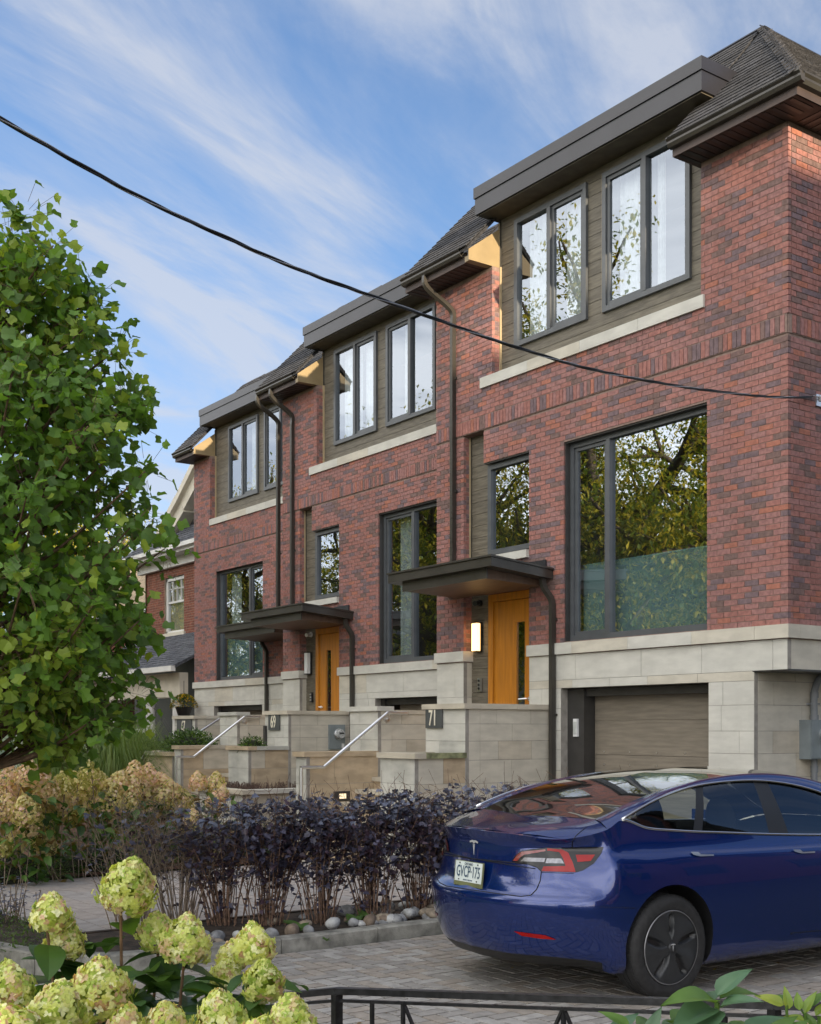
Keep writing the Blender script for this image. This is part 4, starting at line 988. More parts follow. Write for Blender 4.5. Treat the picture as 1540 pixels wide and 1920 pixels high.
# porch
yp = 13.5
shroof(OH, [(-37.5, yp-.35, 3.35), (-29.0, yp-.35, 3.35), (-29.0, yw+.0, 4.55), (-36.6, yw, 4.55)], .15, .34, 'slate', seed=4)
b = MB(); b.box(-37.5, -29.0, yp-.45, yp-.33, 3.22, 3.36); b.build('gutter', M_ow2, OH)
b = MB(); b.box(-37.3, -29.2, yp-.12, yp+.12, 2.55, 3.2); 
b.build('porch_beam', M_ow, OH)
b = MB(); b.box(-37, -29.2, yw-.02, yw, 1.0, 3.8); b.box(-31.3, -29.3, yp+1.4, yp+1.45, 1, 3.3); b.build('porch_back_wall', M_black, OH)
b = MB(); b.box(-37.3, -29.2, yp-.1, yw, .75, .95); b.build('porch_floor', M_ow2, OH)
for x in (-36.6, -33.9, -31.35, -29.6):
    b = MB(); b.lathe([(.17, .0), (.17, .1), (.135, .14), (.125, 1.35), (.14, 1.42), (.17, 1.46), (.17, 1.55)], (x, yp, .98), 'z', 16); b.box(x-.2, x+.2, yp-.2, yp+.2, .9, 1.0); auto_smooth(b.build('column', M_ow2, OH))
b = MB(); b.box(-33.8, -31.0, yp-.12, yp+.1, 0, .9); b.build('porch_base', M_ob[1], OH); emit(oldbricks(OH, 'x', yp-.13, (-37.2, -29.3, .1, .85), [], rs), OH, 'brick', 'brickwork', 100)
b = MB(); b.box(-37.3, -31.5, yp-.05, yp+.05, 1.62, 1.72); x = -37.2
while x < -31.5: b.box(x, x+.05, yp-.03, yp+.03, .95, 1.65); x += .14
b.build('balustrade', M_ow2, OH)
# farther house
FH = thing('old_house', 'farther brick house with pale tiled roof half hidden by the tree', 'house', (-46, 18, 0))
b = MB(); b.box(-52, -41, 18, 26, 0, 6.2); b.build('wall', M_ob[1], FH); emit(oldbricks(FH, 'x', 17.99, (-45, -41, 3.2, 6.0), [(-44, -43, 3.6, 5.4)], rs), FH, 'brick', 'brickwork', 200)
b = MB(); b.prism([(-52.5, 17.4, 6.1), (-40.5, 17.4, 6.1), (-43.5, 22, 10.5), (-49.5, 22, 10.5)], (0, .05, -.08)); b.build('roof', mat('sunlit_tan_roof', (.36, .27, .17), .9, .2, 8), FH)
b = MB(); b.box(-52.5, -40.5, 17.25, 17.4, 5.9, 6.12); b.build('gutter', M_ow2, FH)
b = MB(); b.box(-44, -42.95, 17.9, 17.98, 3.6, 5.4); W = b.build('window', M_ow2, FH); b = MB(); b.box(-43.9, -43.05, 17.88, 17.9, 3.7, 5.3); b.build('pane', MATS['dark_glazing'], W)
b = MB(); b.prism([(-50, 15.5, 3.3), (-40.8, 15.5, 3.3), (-41.5, 18, 4.4), (-49, 18, 4.4)], (0, 0, -.1)); b.build('porch_roof', M_slate[1], FH)
b = MB(); b.box(-50, -40.8, 15.4, 15.6, 2.9, 3.25)
for x in (-49.5, -46.5, -43.5, -41.2): b.box(x-.15, x+.15, 15.45, 15.75, 0, 2.9)
b.build('porch_frame', M_ow2, FH)
# ---------------------------------------------------------------- the car
def crv(keys, n):
    P = [Vector(k) for k in keys]; out = []
    for i in range(len(P)-1):
        p0 = P[i-1] if i else P[0]*2-P[1]; p1, p2 = P[i], P[i+1]; p3 = P[i+2] if i+2 < len(P) else P[-1]*2-P[-2]
        # centripetal-ish via chord-scaled hermite
        d1 = (p2-p1).length+1e-6; d0 = (p1-p0).length+1e-6; d2 = (p3-p2).length+1e-6
        m1 = ((p2-p1)/d1*d0+(p1-p0)/d0*d1)/(d0+d1)*d1; m2 = ((p3-p2)/d2*d1+(p2-p1)/d1*d2)/(d1+d2)*d1
        for k in range(n):
            t = k/n; h00 = 2*t**3-3*t**2+1; h10 = t**3-2*t**2+t; h01 = -2*t**3+3*t**2; h11 = t**3-t**2
            out.append(p1*h00+m1*h10+p2*h01+m2*h11)
    return out+[P[-1]]
CAR_ROT = R(90)-R(2.4)
CARL = Vector((-6.275+.04, 4.87, 0))
car = thing('car', 'metallic blue electric sedan parked on the paver driveway, seen from its rear corner', 'car', tuple(CARL), None, CAR_ROT); car['local'] = 1
paint = bpy.data.materials.new('blue_car_paint'); paint.use_nodes = True
pb = paint.node_tree.nodes['Principled BSDF']; pb.inputs['Base Color'].default_value = (.0012, .020, .145, 1); pb.inputs['Metallic'].default_value = .5; pb.inputs['Roughness'].default_value = .22; pb.inputs['Coat Weight'].default_value = 1; pb.inputs['Coat Roughness'].default_value = .015; pb.inputs['Coat IOR'].default_value = 1.6
_n = paint.node_tree.nodes.new('ShaderNodeTexNoise'); _n.inputs['Scale'].default_value = 900; _n.inputs['Detail'].default_value = 1
_g = paint.node_tree.nodes.new('ShaderNodeTexCoord'); paint.node_tree.links.new(_g.outputs['Object'], _n.inputs['Vector'])
_r = paint.node_tree.nodes.new('ShaderNodeValToRGB'); _r.color_ramp.elements[0].color = (.001, .014, .105, 1); _r.color_ramp.elements[1].color = (.0015, .026, .18, 1); paint.node_tree.links.new(_n.outputs[0], _r.inputs[0]); paint.node_tree.links.new(_r.outputs[0], pb.inputs['Base Color'])
M_chr = mat('chrome_trim', (.75, .75, .76), .12, .02, metal=1.); M_cglass = glass('car_glass', (.84, .90, .87), .02); M_roofg = mat('roof_glass', (.012, .013, .015), .02, .05, spec=1.0, coat=1.0); M_tyre = mat('tyre_rubber', (.022, .022, .023), .75, .15, 30, .1, 90)
M_aero = mat('aero_cover', (.026, .028, .031), .42, .06); M_red = mat('red_lens', (.30, .004, .004), .10, .1, spec=.4); M_clr = mat('smoked_lens', (.015, .015, .017), .08, .1, spec=.4); M_silv = mat('lamp_reflector', (.22, .22, .24), .2, .1, 60, metal=.7)
M_shut = mat('shut_line', (.004, .004, .006), .7); M_intr = mat('car_interior', (.012, .012, .013), .9, spec=.03); M_badge = mat('badge_silver', (.6, .6, .62), .35, .03, metal=.4)
G = [.69, .83, .885, .910, .920, .925, .925, .925, .925, .925, .918, .865, .68]
BX = [.205, .39, .53, .68, .86, 1.10, 1.60, 2.2, 2.8, 3.2, 3.55, 4.1, 4.5]
Bt = [(.29, .66, 1.040), (.42, .755, 1.066), (.54, .79, 1.098), (.67, .775, 1.150), (.86, .795, 1.095), (1.10, .815, 1.068), (1.60, .825, 1.03), (2.2, .83, .99), (2.8, .83, .962), (3.2, .825, .95), (3.55, .81, .93), (4.1, .74, .85), (4.48, .55, .72)]
LV = [  # z rear, z side, rear x, width factor, corner x shift
    (.235, .175, .13, .90), (.30, .22, .06, .955), (.42, .36, .015, .982), (.58, .56, -.015, 1.0), (.665, .66, -.01, 1.0), (.70, .72, .03, .998), (.84, .84, .075, .985), (.955, .915, .085, .962), (.978, .935, .085, .945)]
def level(i, s):
    zr, zs, xr, f = LV[i]; pts = [(xr, 0, zr), (xr+.055, .36, zr)]
    for j in range(13):
        w = G[j]*f; t = min(1, j/4.); z = zr+(zs-zr)*t
        if i >= 6 and j > 5: z -= (j-5)*.012*(1 if i > 6 else .5)
        if i in (7, 8) and j >= 11: z -= .10*(j-10)
        x = BX[j]+(xr if j < 2 else 0)*1.0+(.03 if j == 0 else 0)
        if i >= 7 and j < 6: w = w*(1-.035*(1-j/6.))
        if j >= 11: x += .0; z = min(z, Bt[j][2]-.04+i*.0) if i > 5 else z
        pts.append((x, w, z))
    zf = {0: .2, 1: .25, 2: .36, 3: .50, 4: .56, 5: .60, 6: .63, 7: .645, 8: .655}[i]
    pts += [(4.66, .36, zf), (4.694, 0, zf)]
    return [(x, s*y, z) for x, y, z in pts]
def toploop(s):
    pts = [(.055, 0, 1.066), (.105, .36, 1.060)]+Bt+[(4.62, .32, .69), (4.65, 0, .70)]
    return [(x, s*y, z) for x, y, z in pts]
NS = 6
Ek = [(.125, .36, 1.066), (.34, .50, 1.100), (.60, .60, 1.148), (.86, .60, 1.232), (1.2, .585, 1.318), (1.5, .575, 1.366), (1.85, .57, 1.402), (2.25, .57, 1.408), (2.75, .585, 1.350), (3.25, .625, 1.19), (3.8, .68, .985), (4.2, .42, .90), (4.55, .30, .72)]
Ck = [(.07, 0, 1.072), (.27, 0, 1.108), (.47, 0, 1.142), (.80, 0, 1.243), (1.15, 0, 1.335), (1.5, 0, 1.396), (1.9, 0, 1.435), (2.3, 0, 1.443), (2.8, 0, 1.40), (3.35, 0, 1.24), (3.95, 0, .99), (4.3, 0, .90), (4.62, 0, .73)]
Wk = [Bt[0], Bt[1], Bt[2], Bt[3], (.98, .735, 1.255), (1.3, .685, 1.322), (1.75, .648, 1.36), (2.2, .638, 1.352), (2.7, .66, 1.268), (3.12, .725, 1.11), (3.53, .806, .935), Bt[11], Bt[12]]
body = MB()
def sgn(L, s): return [Vector((p[0], s*p[1], p[2])) for p in L]
for s in (1, -1):
    loops = [crv(level(i, s), NS) for i in range(len(LV))]+[crv(toploop(s), NS)]
    # refine vertically with smooth interpolation
    rows = []
    cols = list(zip(*loops))
    cc = [crv(c, 3) for c in cols]; rows = [list(r) for r in zip(*cc)]
    def mi(i, j): return 1 if i < 3 and j < 3*NS+2 else 0
    body.grid(rows, mi, flip=(s == 1))
    top = rows[-1]; bot = rows[0]
    # bottom cap half and top cap
    body.grid([[Vector((p.x, 0, p.z)) for p in bot], bot], 1, flip=(s == 1))
    C = crv([(p[0], 0, p[2]) for p in Ck], NS); E = crv(sgn(Ek, s), NS); Bc = top[2*NS:2*NS+12*NS+1]
    nk = 2*NS
    def inner(k, p, z):     # tub inside the cabin
        return Vector((p.x, p.y, z))
    rowC, rowE, rowB = [], [], []
    for k in range(12*NS+1):
        if nk < k < 10*NS: zt_ = min(Bc[k].z, .96); rowC.append(Vector((Bc[k].x, 0, zt_))); rowE.append(Vector((Bc[k].x, Bc[k].y*.7, zt_))); rowB.append(Bc[k])
        else: rowC.append(C[k]); rowE.append(E[k]); rowB.append(Bc[k])
    rowM = [e*.5+b_*.5+Vector((0, 0, .006 if (k <= nk or k >= 10*NS) else 0)) for k, (e, b_) in enumerate(zip(rowE, rowB))]
    rowM0 = [e*.5+b_*.5+Vector((0, 0, .004 if (k <= nk or k >= 10*NS) else 0)) for k, (e, b_) in enumerate(zip(rowC, rowE))]
    body.grid([rowC, rowM0, rowE, rowM, rowB], lambda i, j: 2 if nk <= j < 10*NS else 0, flip=(s == -1))
    # lip strip: between top loop start (rear edge) and deck row
    rear = top[:2*NS+1]; deckr = [C[0].lerp(E[0], t/NS) for t in range(NS)]+[E[0].lerp(Bc[0], t/NS) for t in range(NS+1)]
    body.grid([rear, deckr], 0, flip=(s == 1))
    # front strip
    fr = top[14*NS:]; fd = [Bc[-1].lerp(E[-1], t/NS) for t in range(NS)]+[E[-1].lerp(C[-1], t/NS) for t in range(NS+1)]
    body.grid([fr, fd], 0, flip=(s == 1))
bo = body.build('car_body', [paint, M_black, M_intr], car)
import bmesh
bm = bmesh.new(); bm.from_mesh(bo.data); bmesh.ops.remove_doubles(bm, verts=bm.verts, dist=.0015); bmesh.ops.dissolve_degenerate(bm, dist=.0008, edges=bm.edges); bmesh.ops.recalc_face_normals(bm, faces=bm.faces); bm.to_mesh(bo.data); bm.free()
WHX = (.979, 3.854); WR = .334
arch = MB()
for x in WHX:
    for s in (-1, 1):
        n = 40; k = len(arch.v); pr = []
        for j in range(n): a = 2*math.pi*j/n; arch.v.append((x+.372*math.cos(a), s*.62, WR+.03+.372*math.sin(a)))
        for j in range(n): a = 2*math.pi*j/n; arch.v.append((x+.372*math.cos(a), s*1.05, WR+.03+.372*math.sin(a)))
        arch.f.append(tuple(range(k, k+n))); arch.f.append(tuple(range(k+2*n-1, k+n-1, -1)))
        for j in range(n): arch.f.append((k+j, k+n+j, k+n+(j+1) % n, k+(j+1) % n))
        arch.m += [0]*(n+2)
ao = arch.build('arch_cutter', M_black); bm = bmesh.new(); bm.from_mesh(ao.data); bmesh.ops.recalc_face_normals(bm, faces=bm.faces); bm.to_mesh(ao.data); bm.free()
ao.location = car.location; ao.rotation_euler = car.rotation_euler
bpy.context.view_layer.update()
md = bo.modifiers.new('b', 'BOOLEAN'); md.operation = 'DIFFERENCE'; md.solver = 'EXACT'; md.object = ao; md.material_mode = 'TRANSFER'; md.use_hole_tolerant = True
bpy.context.view_layer.update()
nm = bpy.data.meshes.new_from_object(bo.evaluated_get(bpy.context.evaluated_depsgraph_get())); bo.modifiers.clear(); bo.data = nm; bpy.data.objects.remove(ao)
auto_smooth(bo, 50)
print('car body faces', len(nm.polygons))
# greenhouse
for s in (1, -1):
    W_ = crv(sgn(Wk, s), NS); E_ = crv(sgn(Ek, s), NS); C_ = crv([(p[0], 0, p[2]) for p in Ck], NS); B_ = crv(sgn(Bt, s), NS)
    a, b_ = 2*NS, 10*NS+1
    def between(P, Q, bul, n=4):
        rows = []
        for i in range(n+1):
            t = i/n; rows.append([p.lerp(q, t)+Vector((0, 0, 1))*bul*math.sin(math.pi*t) for p, q in zip(P, Q)])
        return rows
    q = MB(); q.grid(between(W_[a:b_], E_[a:b_], .014, 5), flip=(s == -1)); o = q.build('roof_rail', paint, car, smooth=True)
    q = MB(); q.grid(between(E_[a:b_], C_[a:b_], .006, 5), flip=(s == -1)); q.build('roof_glass', M_roofg, car, smooth=True)
    # side glass between belt and window top from tip to A pillar ; bulge outward
    a2 = 3*NS; P = B_[a2:b_]; Q = W_[a2:b_]; rows = []
    for i in range(5):
        t = i/4; rows.append([p.lerp(q_, t)+Vector((0, s*.012*math.sin(math.pi*t)-s*.006, 0)) for p, q_ in zip(P, Q)])
    # split : quarter glass, rear door glass, front door glass
    NB = len(P)
    def span(k0, k1, nm_, m):
        q = MB(); q.grid([r[k0:k1+1] for r in rows], flip=(s == -1)); q.build(nm_, m, car, smooth=True)
    kq = int(NS*2.35); kb0 = int(NS*3.75); kb1 = int(NS*4.15)
    span(0, kq, 'quarter_window', M_cglass); span(kq+1, kb0, 'rear_door_window', M_cglass); span(kb1, NB-1, 'front_door_window', M_cglass); span(kb0, kb1, 'pillar', M_black); span(kq, kq+1, 'pillar', M_black)
    tr_ = [p+Vector((0, s*.004, 0)) for p in P]; tq = [p+Vector((0, s*.006, .004)) for p in Q]
    q = MB(); q.tube(tr_, .009, 6); q.tube(tq, .009, 6); q.build('chrome_trim', M_chr, car, smooth=True)
# interior: far side shows through; seats
for y in (.36, -.36):
    for x, nm_ in ((1.35, 'rear_headrest'), (2.05, 'front_headrest')):
        if x < 1.5: continue
        q = MB(); rows = []
        for i in range(9):
            z = .88+.34*i/8; w = .13*(1 if i < 5 else math.sqrt(max(0, 1-((i-4)/4.3)**2)))+.01; row = []
            for j in range(13): an = 2*math.pi*j/12; row.append((x-.05*(i/8)+.055*math.cos(an)*(1 if w > .05 else .5), y+w*math.sin(an), z))
            rows.append(row)
        q.grid(rows); q.poly([Vector(p) for p in rows[-1][:-1]]); q.build(nm_, M_intr, car, smooth=True)
        q = MB(); q.obox(Matrix.Translation((x, y, .80)) @ Matrix.Rotation(-.25, 4, 'Y') @ Matrix.Diagonal((.14, .46, .42, 1))); q.build('seat_back', M_intr, car)
# wheels
def wheel(x, s):
    yo = s*.905
    q = MB(); 
    prof = [(.235, -.012), (.245, .0), (.275, .006), (.305, .0), (.322, -.014), (.331, -.035), (.334, -.06), (.334, -.088), (.328, -.090), (.328, -.098), (.334, -.10), (.334, -.13), (.328, -.132), (.328, -.14), (.334, -.142), (.334, -.19), (.326, -.215), (.24, -.22)]
    q.lathe([(r, h*s) for r, h in prof], (x, yo, WR), 'y', 64)
    # sidewall shoulder grooves
    w = q.build('wheel', M_tyre, car); auto_smooth(w, 35)
    q = MB(); 
    for j in range(72):
        an = 2*math.pi*j/72
        M = Matrix.Translation((x, yo-s*.042, WR)) @ Matrix.Rotation(-an, 4, 'Y') @ Matrix.Translation((.3315, 0, 0)) @ Matrix.Diagonal((.006, .03, .016, 1)); q.obox(M)
    q.build('tread', M_tyre, w, kind='stuff')
    # aero cover : polar grid with five swept slots
    q = MB(); NR, NA = 14, 150; rows = []
    for i in range(NR+1):
        r = .232*i/NR+.002; row = []
        for j in range(NA+1):
            an = 2*math.pi*j/NA; ph = (an*5/(2*math.pi)+.18+.10*(r/.23)) % 1.0; dist = abs(ph-.5)/5*2*math.pi*r   # arc distance from slot centre
            wslot = .024*max(0, min(1, (r-.05)/.05))*max(0, min(1, (.222-r)/.02))
            dep = -.030*max(0, min(1, (wslot-dist)/.012+.2)) if wslot > .004 else 0
            fan = -.012*math.sin(2*math.pi*ph)*min(1, r/.15)*(1 if r < .22 else .3)
            dome = .012*(1-(r/.232)**2)-.006
            row.append((x+r*math.cos(an), yo+s*(dome+dep+fan*.6+.002), WR+r*math.sin(an)))
        rows.append(row)
    q.grid(rows, lambda i, j: 1 if (rows[i][j][1]*s-yo*s) < -.021 else 0, flip=(s == 1)); auto_smooth(q.build('aero_cover', [M_aero, M_black], w), 45)
    q = MB(); q.lathe([(.231, .004*s), (.236, .006*s), (.2385, .0)], (x, yo, WR), 'y', 64); q.build('rim_edge', mat('rim_edge_grey', (.25, .25, .26), .35, metal=.6), w, smooth=True)
    q = MB(); q.lathe([(0, .0135*s), (.032, .012*s), (.034, .002*s)], (x, yo, WR), 'y', 20); q.build('hub_cap', M_aero, w, smooth=True)
    q = MB(); M = Matrix.Translation((x, yo+s*.0155, WR)) @ Matrix.Scale(.022, 4)
    tpoly(q, M, s); q.build('emblem', M_badge, w)
def tpoly(q, M, s, d=.06):
    # flared T : arched bar above a tapering stem
    def P(u, v): return M @ Vector((u*(-s if s else 1), 0, v))
    bar = [(-1, .95), (-.55, 1.10), (0, 1.15), (.55, 1.10), (1, .95), (.9, .72), (.45, .84), (.28, .82), (0, .62), (-.28, .82), (-.45, .84), (-.9, .72)]
    stem = [(-.22, .66), (0, .5), (.22, .66), (.16, 0), (0, -1.1), (-.16, 0)]
    for pl in (bar, stem):
        q.poly([P(*p) for p in pl])
for x in WHX:
    for s in (1, -1): wheel(x, s)
# details draped on the body
bpy.context.view_layer.update()
MW = Matrix.Translation(CARL) @ Matrix.Rotation(CAR_ROT, 4, 'Z'); MI = MW.inverted()
bvh = BVHTree.FromPolygons([v.co for v in bo.data.vertices], [p.vertices for p in bo.data.polygons])
O = MI @ CAM
def cast(x, y):
    d = (MI.to_3x3() @ ray(x, y)).normalized(); h = bvh.ray_cast(O, d)
    return (h[0], h[1]) if h[0] is not None else (None, None)
def drape(poly, name, m, off=.004, step=7, mirror=True, thick=0, par=None):
    """lay a patch on the bodywork, outline given as seen from the reference viewpoint"""
    pts = []; n = len(poly)
    for i in range(n):
        a = Vector(poly[i]); b_ = Vector(poly[(i+1) % n]); k = max(1, int((b_-a).length/step))
        for j in range(k): pts.append(a.lerp(b_, j/k))
    nb = len(pts); x0, x1 = min(p.x for p in pts), max(p.x for p in pts); y0, y1 = min(p.y for p in pts), max(p.y for p in pts)
    def inside(q):
        c = False
        for i in range(nb):
            a, b_ = pts[i], pts[(i+1) % nb]
            if (a.y > q.y) != (b_.y > q.y) and q.x < (b_.x-a.x)*(q.y-a.y)/(b_.y-a.y)+a.x: c = not c
        return c
    y = y0+step/2
    while y < y1:
        x = x0+step/2
        while x < x1:
            q = Vector((x, y))
            if inside(q) and min((q-p).length for p in pts[:nb]) > step*.45: pts.append(q)
            x += step
        y += step
    vs, es, fs, *_ = delaunay_2d_cdt(pts, [(i, (i+1) % nb) for i in range(nb)], [], 1, 1e-4)
    V3 = []; ok = []
    for v in vs:
        h, nn = cast(v.x, v.y); ok.append(h is not None)
        if h is None: V3.append((0, 0, 0)); continue
        if nn.dot(O-h) < 0: nn = -nn
        V3.append(h+nn*off)
    F = [tuple(f) for f in fs if all(ok[i] for i in f)]
    outs = []
    for s in ((1, -1) if mirror else (1,)):
        q = MB(); q.v = [(p[0], p[1]*s, p[2]) for p in V3]; q.f = [f if s == 1 else f[::-1] for f in F]; q.m = [0]*len(F)
        outs.append(q.build(name, m, par or car, smooth=True))
    return outs
def line(pts, r=.004, name='shut_line', m=None, mirror=True, off=.0):
    P = []
    for i in range(len(pts)-1):
        a, b_ = Vector(pts[i]), Vector(pts[i+1]); k = max(1, int((b_-a).length/6))
        for j in range(k+(1 if i == len(pts)-2 else 0)):
            v = a.lerp(b_, j/k); h, nn = cast(v.x, v.y)
            if h is not None and (not P or (h-P[-1]).length < .25): P.append(h+nn*off)
    if len(P) < 2: return
    for s in ((1, -1) if mirror else (1,)):
        q = MB(); q.tube([(p.x, p.y*s, p.z) for p in P], r, 5); q.build(name, m or M_shut, car, smooth=True)
Z = lambda x, y: (790+x/4.278, 1500+y/4.278)
TL = [Z(*p) for p in ((728, 492), (760, 445), (800, 412), (880, 396), (1010, 384), (1210, 380), (1465, 378), (1445, 430), (1385, 510), (1300, 565), (1240, 582), (965, 574), (930, 538), (850, 512))]
tl = drape(TL, 'tail_light', M_clr, .004)
drape([Z(*p) for p in ((968, 572), (1240, 580), (1215, 500), (1180, 425), (1130, 400), (1015, 388), (1012, 408), (1110, 420), (1140, 470), (1160, 532), (985, 535))], 'red_lens', M_red, .007, 5)
drape([Z(*p) for p in ((740, 488), (775, 440), (810, 415), (1000, 398), (1000, 412), (830, 440), (800, 460), (775, 490))], 'red_lens', mat('dim_red_lens', (.20, .03, .03), .1, coat=1.), .007, 5)
drape([Z(*p) for p in ((1240, 442), (1395, 442), (1360, 492), (1255, 500))], 'reflector', M_red, .007, 5)
drape([Z(*p) for p in ((830, 462), (1000, 468), (990, 500), (800, 492))], 'lamp_reflector', M_silv, .007, 5)
drape([Z(*p) for p in ((1010, 470), (1125, 472), (1150, 512), (1000, 508))], 'lamp_reflector', M_silv, .007, 5)
drape([Z(*p) for p in ((745, 1052), (1000, 1085), (1085, 1120), (960, 1112), (810, 1090))], 'bumper_reflector', M_red, .004, 6)
line([Z(*p) for p in ((185, 440), (460, 478), (735, 503), (860, 515), (930, 540), (965, 572))], .004)
line([Z(*p) for p in ((965, 574), (955, 650), (925, 720), (880, 765), (800, 775), (600, 750), (400, 722), (200, 690))], .0035, mirror=False)
line([Z(*p) for p in ((200, 690), (150, 665), (118, 620), (105, 540), (108, 440))], .0035, mirror=False)
line([Z(*p) for p in ((1212, 380), (1215, 330), (1250, 280), (1330, 215))], .003)
line([Z(*p) for p in ((1005, 384), (965, 572))], .003)
line([Z(*p) for p in ((965, 582), (1225, 590))], .002)
ZC = lambda x, y: (950+x/2.61, 1420+y/2.61)
line([ZC(752, 345), ZC(760, 385), ZC(805, 445), (1275, 1622), (1310, 1672), (1340, 1715), (1365, 1748), (1400, 1757), (1460, 1757), (1478, 1748), (1482, 1700), (1480, 1640), (1466, 1605), ZC(1318, 375)], .003)
line([(1482, 1750), (1540, 1745), (1640, 1738)], .003)
line([(1125, 1701), (1160, 1702), (1192, 1703)], .0015)
M_handle = mat('satin_handle', (.42, .43, .45), .3, .05, metal=.8)
for c in ((1294, 1599, 1337, 1606), (1485, 1594, 1527, 1600)):
    drape([(c[0], c[1]), (c[0]+14, c[1]), (c[0]+19, c[1]+4), (c[2], c[3]-3), (c[2], c[3]), (c[0]+17, c[3]+1), (c[0]+5, c[3]-2)], 'door_handle', M_handle, .010, 4)
h, nn = cast(885, 1590)
if h is not None:
    hc = Vector((h.x-.006, 0, h.z)); q = MB(); tpoly(q, Matrix.Translation(hc) @ Matrix.Rotation(R(90), 4, 'Z') @ Matrix.Scale(.048, 4), 0); q.build('emblem', M_badge, car)
# licence plate
h, nn = cast(888, 1639)
px_ = h.x if h is not None else .05
pc = Vector((px_-.022, 0, h.z if h is not None else .78))
MP = Matrix.Translation(pc) @ Matrix.Rotation(R(-90), 4, 'Z') @ Matrix.Rotation(R(84), 4, 'X')
q = MB(); q.obox(MP @ Matrix.Diagonal((.315, .165, .008, 1))); pl = q.build('licence_plate', mat('plate_frame', (.16, .17, .08), .4), car)
q = MB(); q.obox(MP @ Matrix.Translation((0, .012, .004)) @ Matrix.Diagonal((.296, .132, .004, 1))); q.build('plate_face', mat('plate_white', (.66, .72, .70), .4, .05), pl)
ink = mat('plate_blue', (.03, .07, .12), .5)
def plt(s_, size, x, y, xs=.6, bold=0.): 
    me = text_mesh(s_, size, .0006, xs, bold); me.transform(MP @ Matrix.Translation((x, y, .0075))); me.materials.append(ink); o = link(bpy.data.objects.new('lettering', me)); parent(o, pl)
plt('GVCP\u00b7175', .105, 0, .010, .58, .001); plt('ONTARIO', .026, 0, .063, .8); plt('YOURS TO DISCOVER', .013, 0, -.042, .8)
q = MB()
for sx in (-.1, .1):
    for sy in (.066, -.042): q.obox(MP @ Matrix.Translation((sx, sy, .0075)) @ Matrix.Diagonal((.01, .008, .004, 1)))
q.build('plate_screw', M_black, pl)
# mirror
for s in (1, -1):
    q = MB(); q.obox(Matrix.Translation((3.25, s*.96, .97)) @ Matrix.Diagonal((.10, .18, .12, 1))); o = q.build('wing_mirror', paint, car)
# underside shadow plate
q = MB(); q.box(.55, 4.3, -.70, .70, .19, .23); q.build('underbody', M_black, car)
# ---------------------------------------------------------------- vegetation
def leafmat(name, c1_, c2_, tr=.35, rough=.55, nscale=3.): return mat(name, c1_, rough, nscale=nscale, col2=c2_, trans=tr, det=2, lo=.38, hi=.62)
M_tulA = leafmat('tulip_leaf_green', (.18, .33, .05), (.12, .24, .04), .48); M_tulB = leafmat('tulip_leaf_yellow_sunlit', (.32, .42, .06), (.24, .35, .05), .45); M_tulC = leafmat('tulip_leaf_dark', (.12, .22, .045), (.085, .165, .04), .42)
M_bark = mat('grey_bark', (.12, .095, .07), .9, .25, 14, .8, 50, stretch=(1, 1, .3)); M_twig = mat('brown_twig', (.14, .085, .05), .85, .25, 20)
def rot_to(d, roll):
    q = Vector(d).normalized().to_track_quat('Z', 'Y'); return q.to_matrix().to_4x4() @ Matrix.Rotation(roll, 4, 'Z')
def leaf_tmpl(outline, fold=.25, curl=.15):
    """outline: right half (x>=0) from base (0,0) to tip (0,1); folded along midrib, in the xy plane"""
    q = MB(); n = len(outline)
    for s in (1, -1):
        for (xa, ya), (xb, yb) in zip(outline, outline[1:]):
            def P(x, y): return (s*x, y, fold*x-curl*y*y)
            if xa == 0 and xb == 0: continue
            f = [P(0, ya), P(xa, ya), P(xb, yb), P(0, yb)]
            f2 = []
            for p in f:
                if not f2 or p != f2[-1]: f2.append(p)
            if f2[0] == f2[-1]: f2.pop()
            if len(f2) >= 3: q.poly(f2 if s == 1 else f2[::-1])
    return q
T_tulip = leaf_tmpl([(0, .0), (.22, .02), (.44, .18), (.50, .32), (.34, .48), (.40, .66), (.46, .86), (.20, .84), (0, .78)], .30, .25)
T_oval = leaf_tmpl([(0, 0), (.16, .10), (.27, .32), (.28, .5), (.19, .76), (0, 1)], .25, .3)
T_lance = leaf_tmpl([(0, 0), (.10, .12), (.17, .38), (.13, .68), (0, 1)], .3, .35)
T_lobe = leaf_tmpl([(0, 0), (.30, .08), (.42, .30), (.26, .40), (.34, .62), (.12, .72), (0, 1)], .3, .2)
T_small = leaf_tmpl([(0, 0), (.24, .4), (0, 1)], .25, .1)
def put(b, T, p, d, size, roll, mi=0, nz=None):
    """leaf pointing along d from p"""
    d = Vector(d).normalized(); up = Vector((0, 0, 1)) if nz is None else Vector(nz); x = d.cross(up)
    if x.length < 1e-3: x = Vector((1, 0, 0))
    x.normalize(); z = x.cross(d); M = Matrix((x, d, z)).transposed().to_4x4(); M = Matrix.Translation(p) @ M @ Matrix.Rotation(roll, 4, 'Y') @ Matrix.Scale(size, 4)
    b.add(T, M, mi); return M
def rnd(r): 
    v = Vector((r.gauss(0, 1), r.gauss(0, 1), r.gauss(0, 1))); return v.normalized()
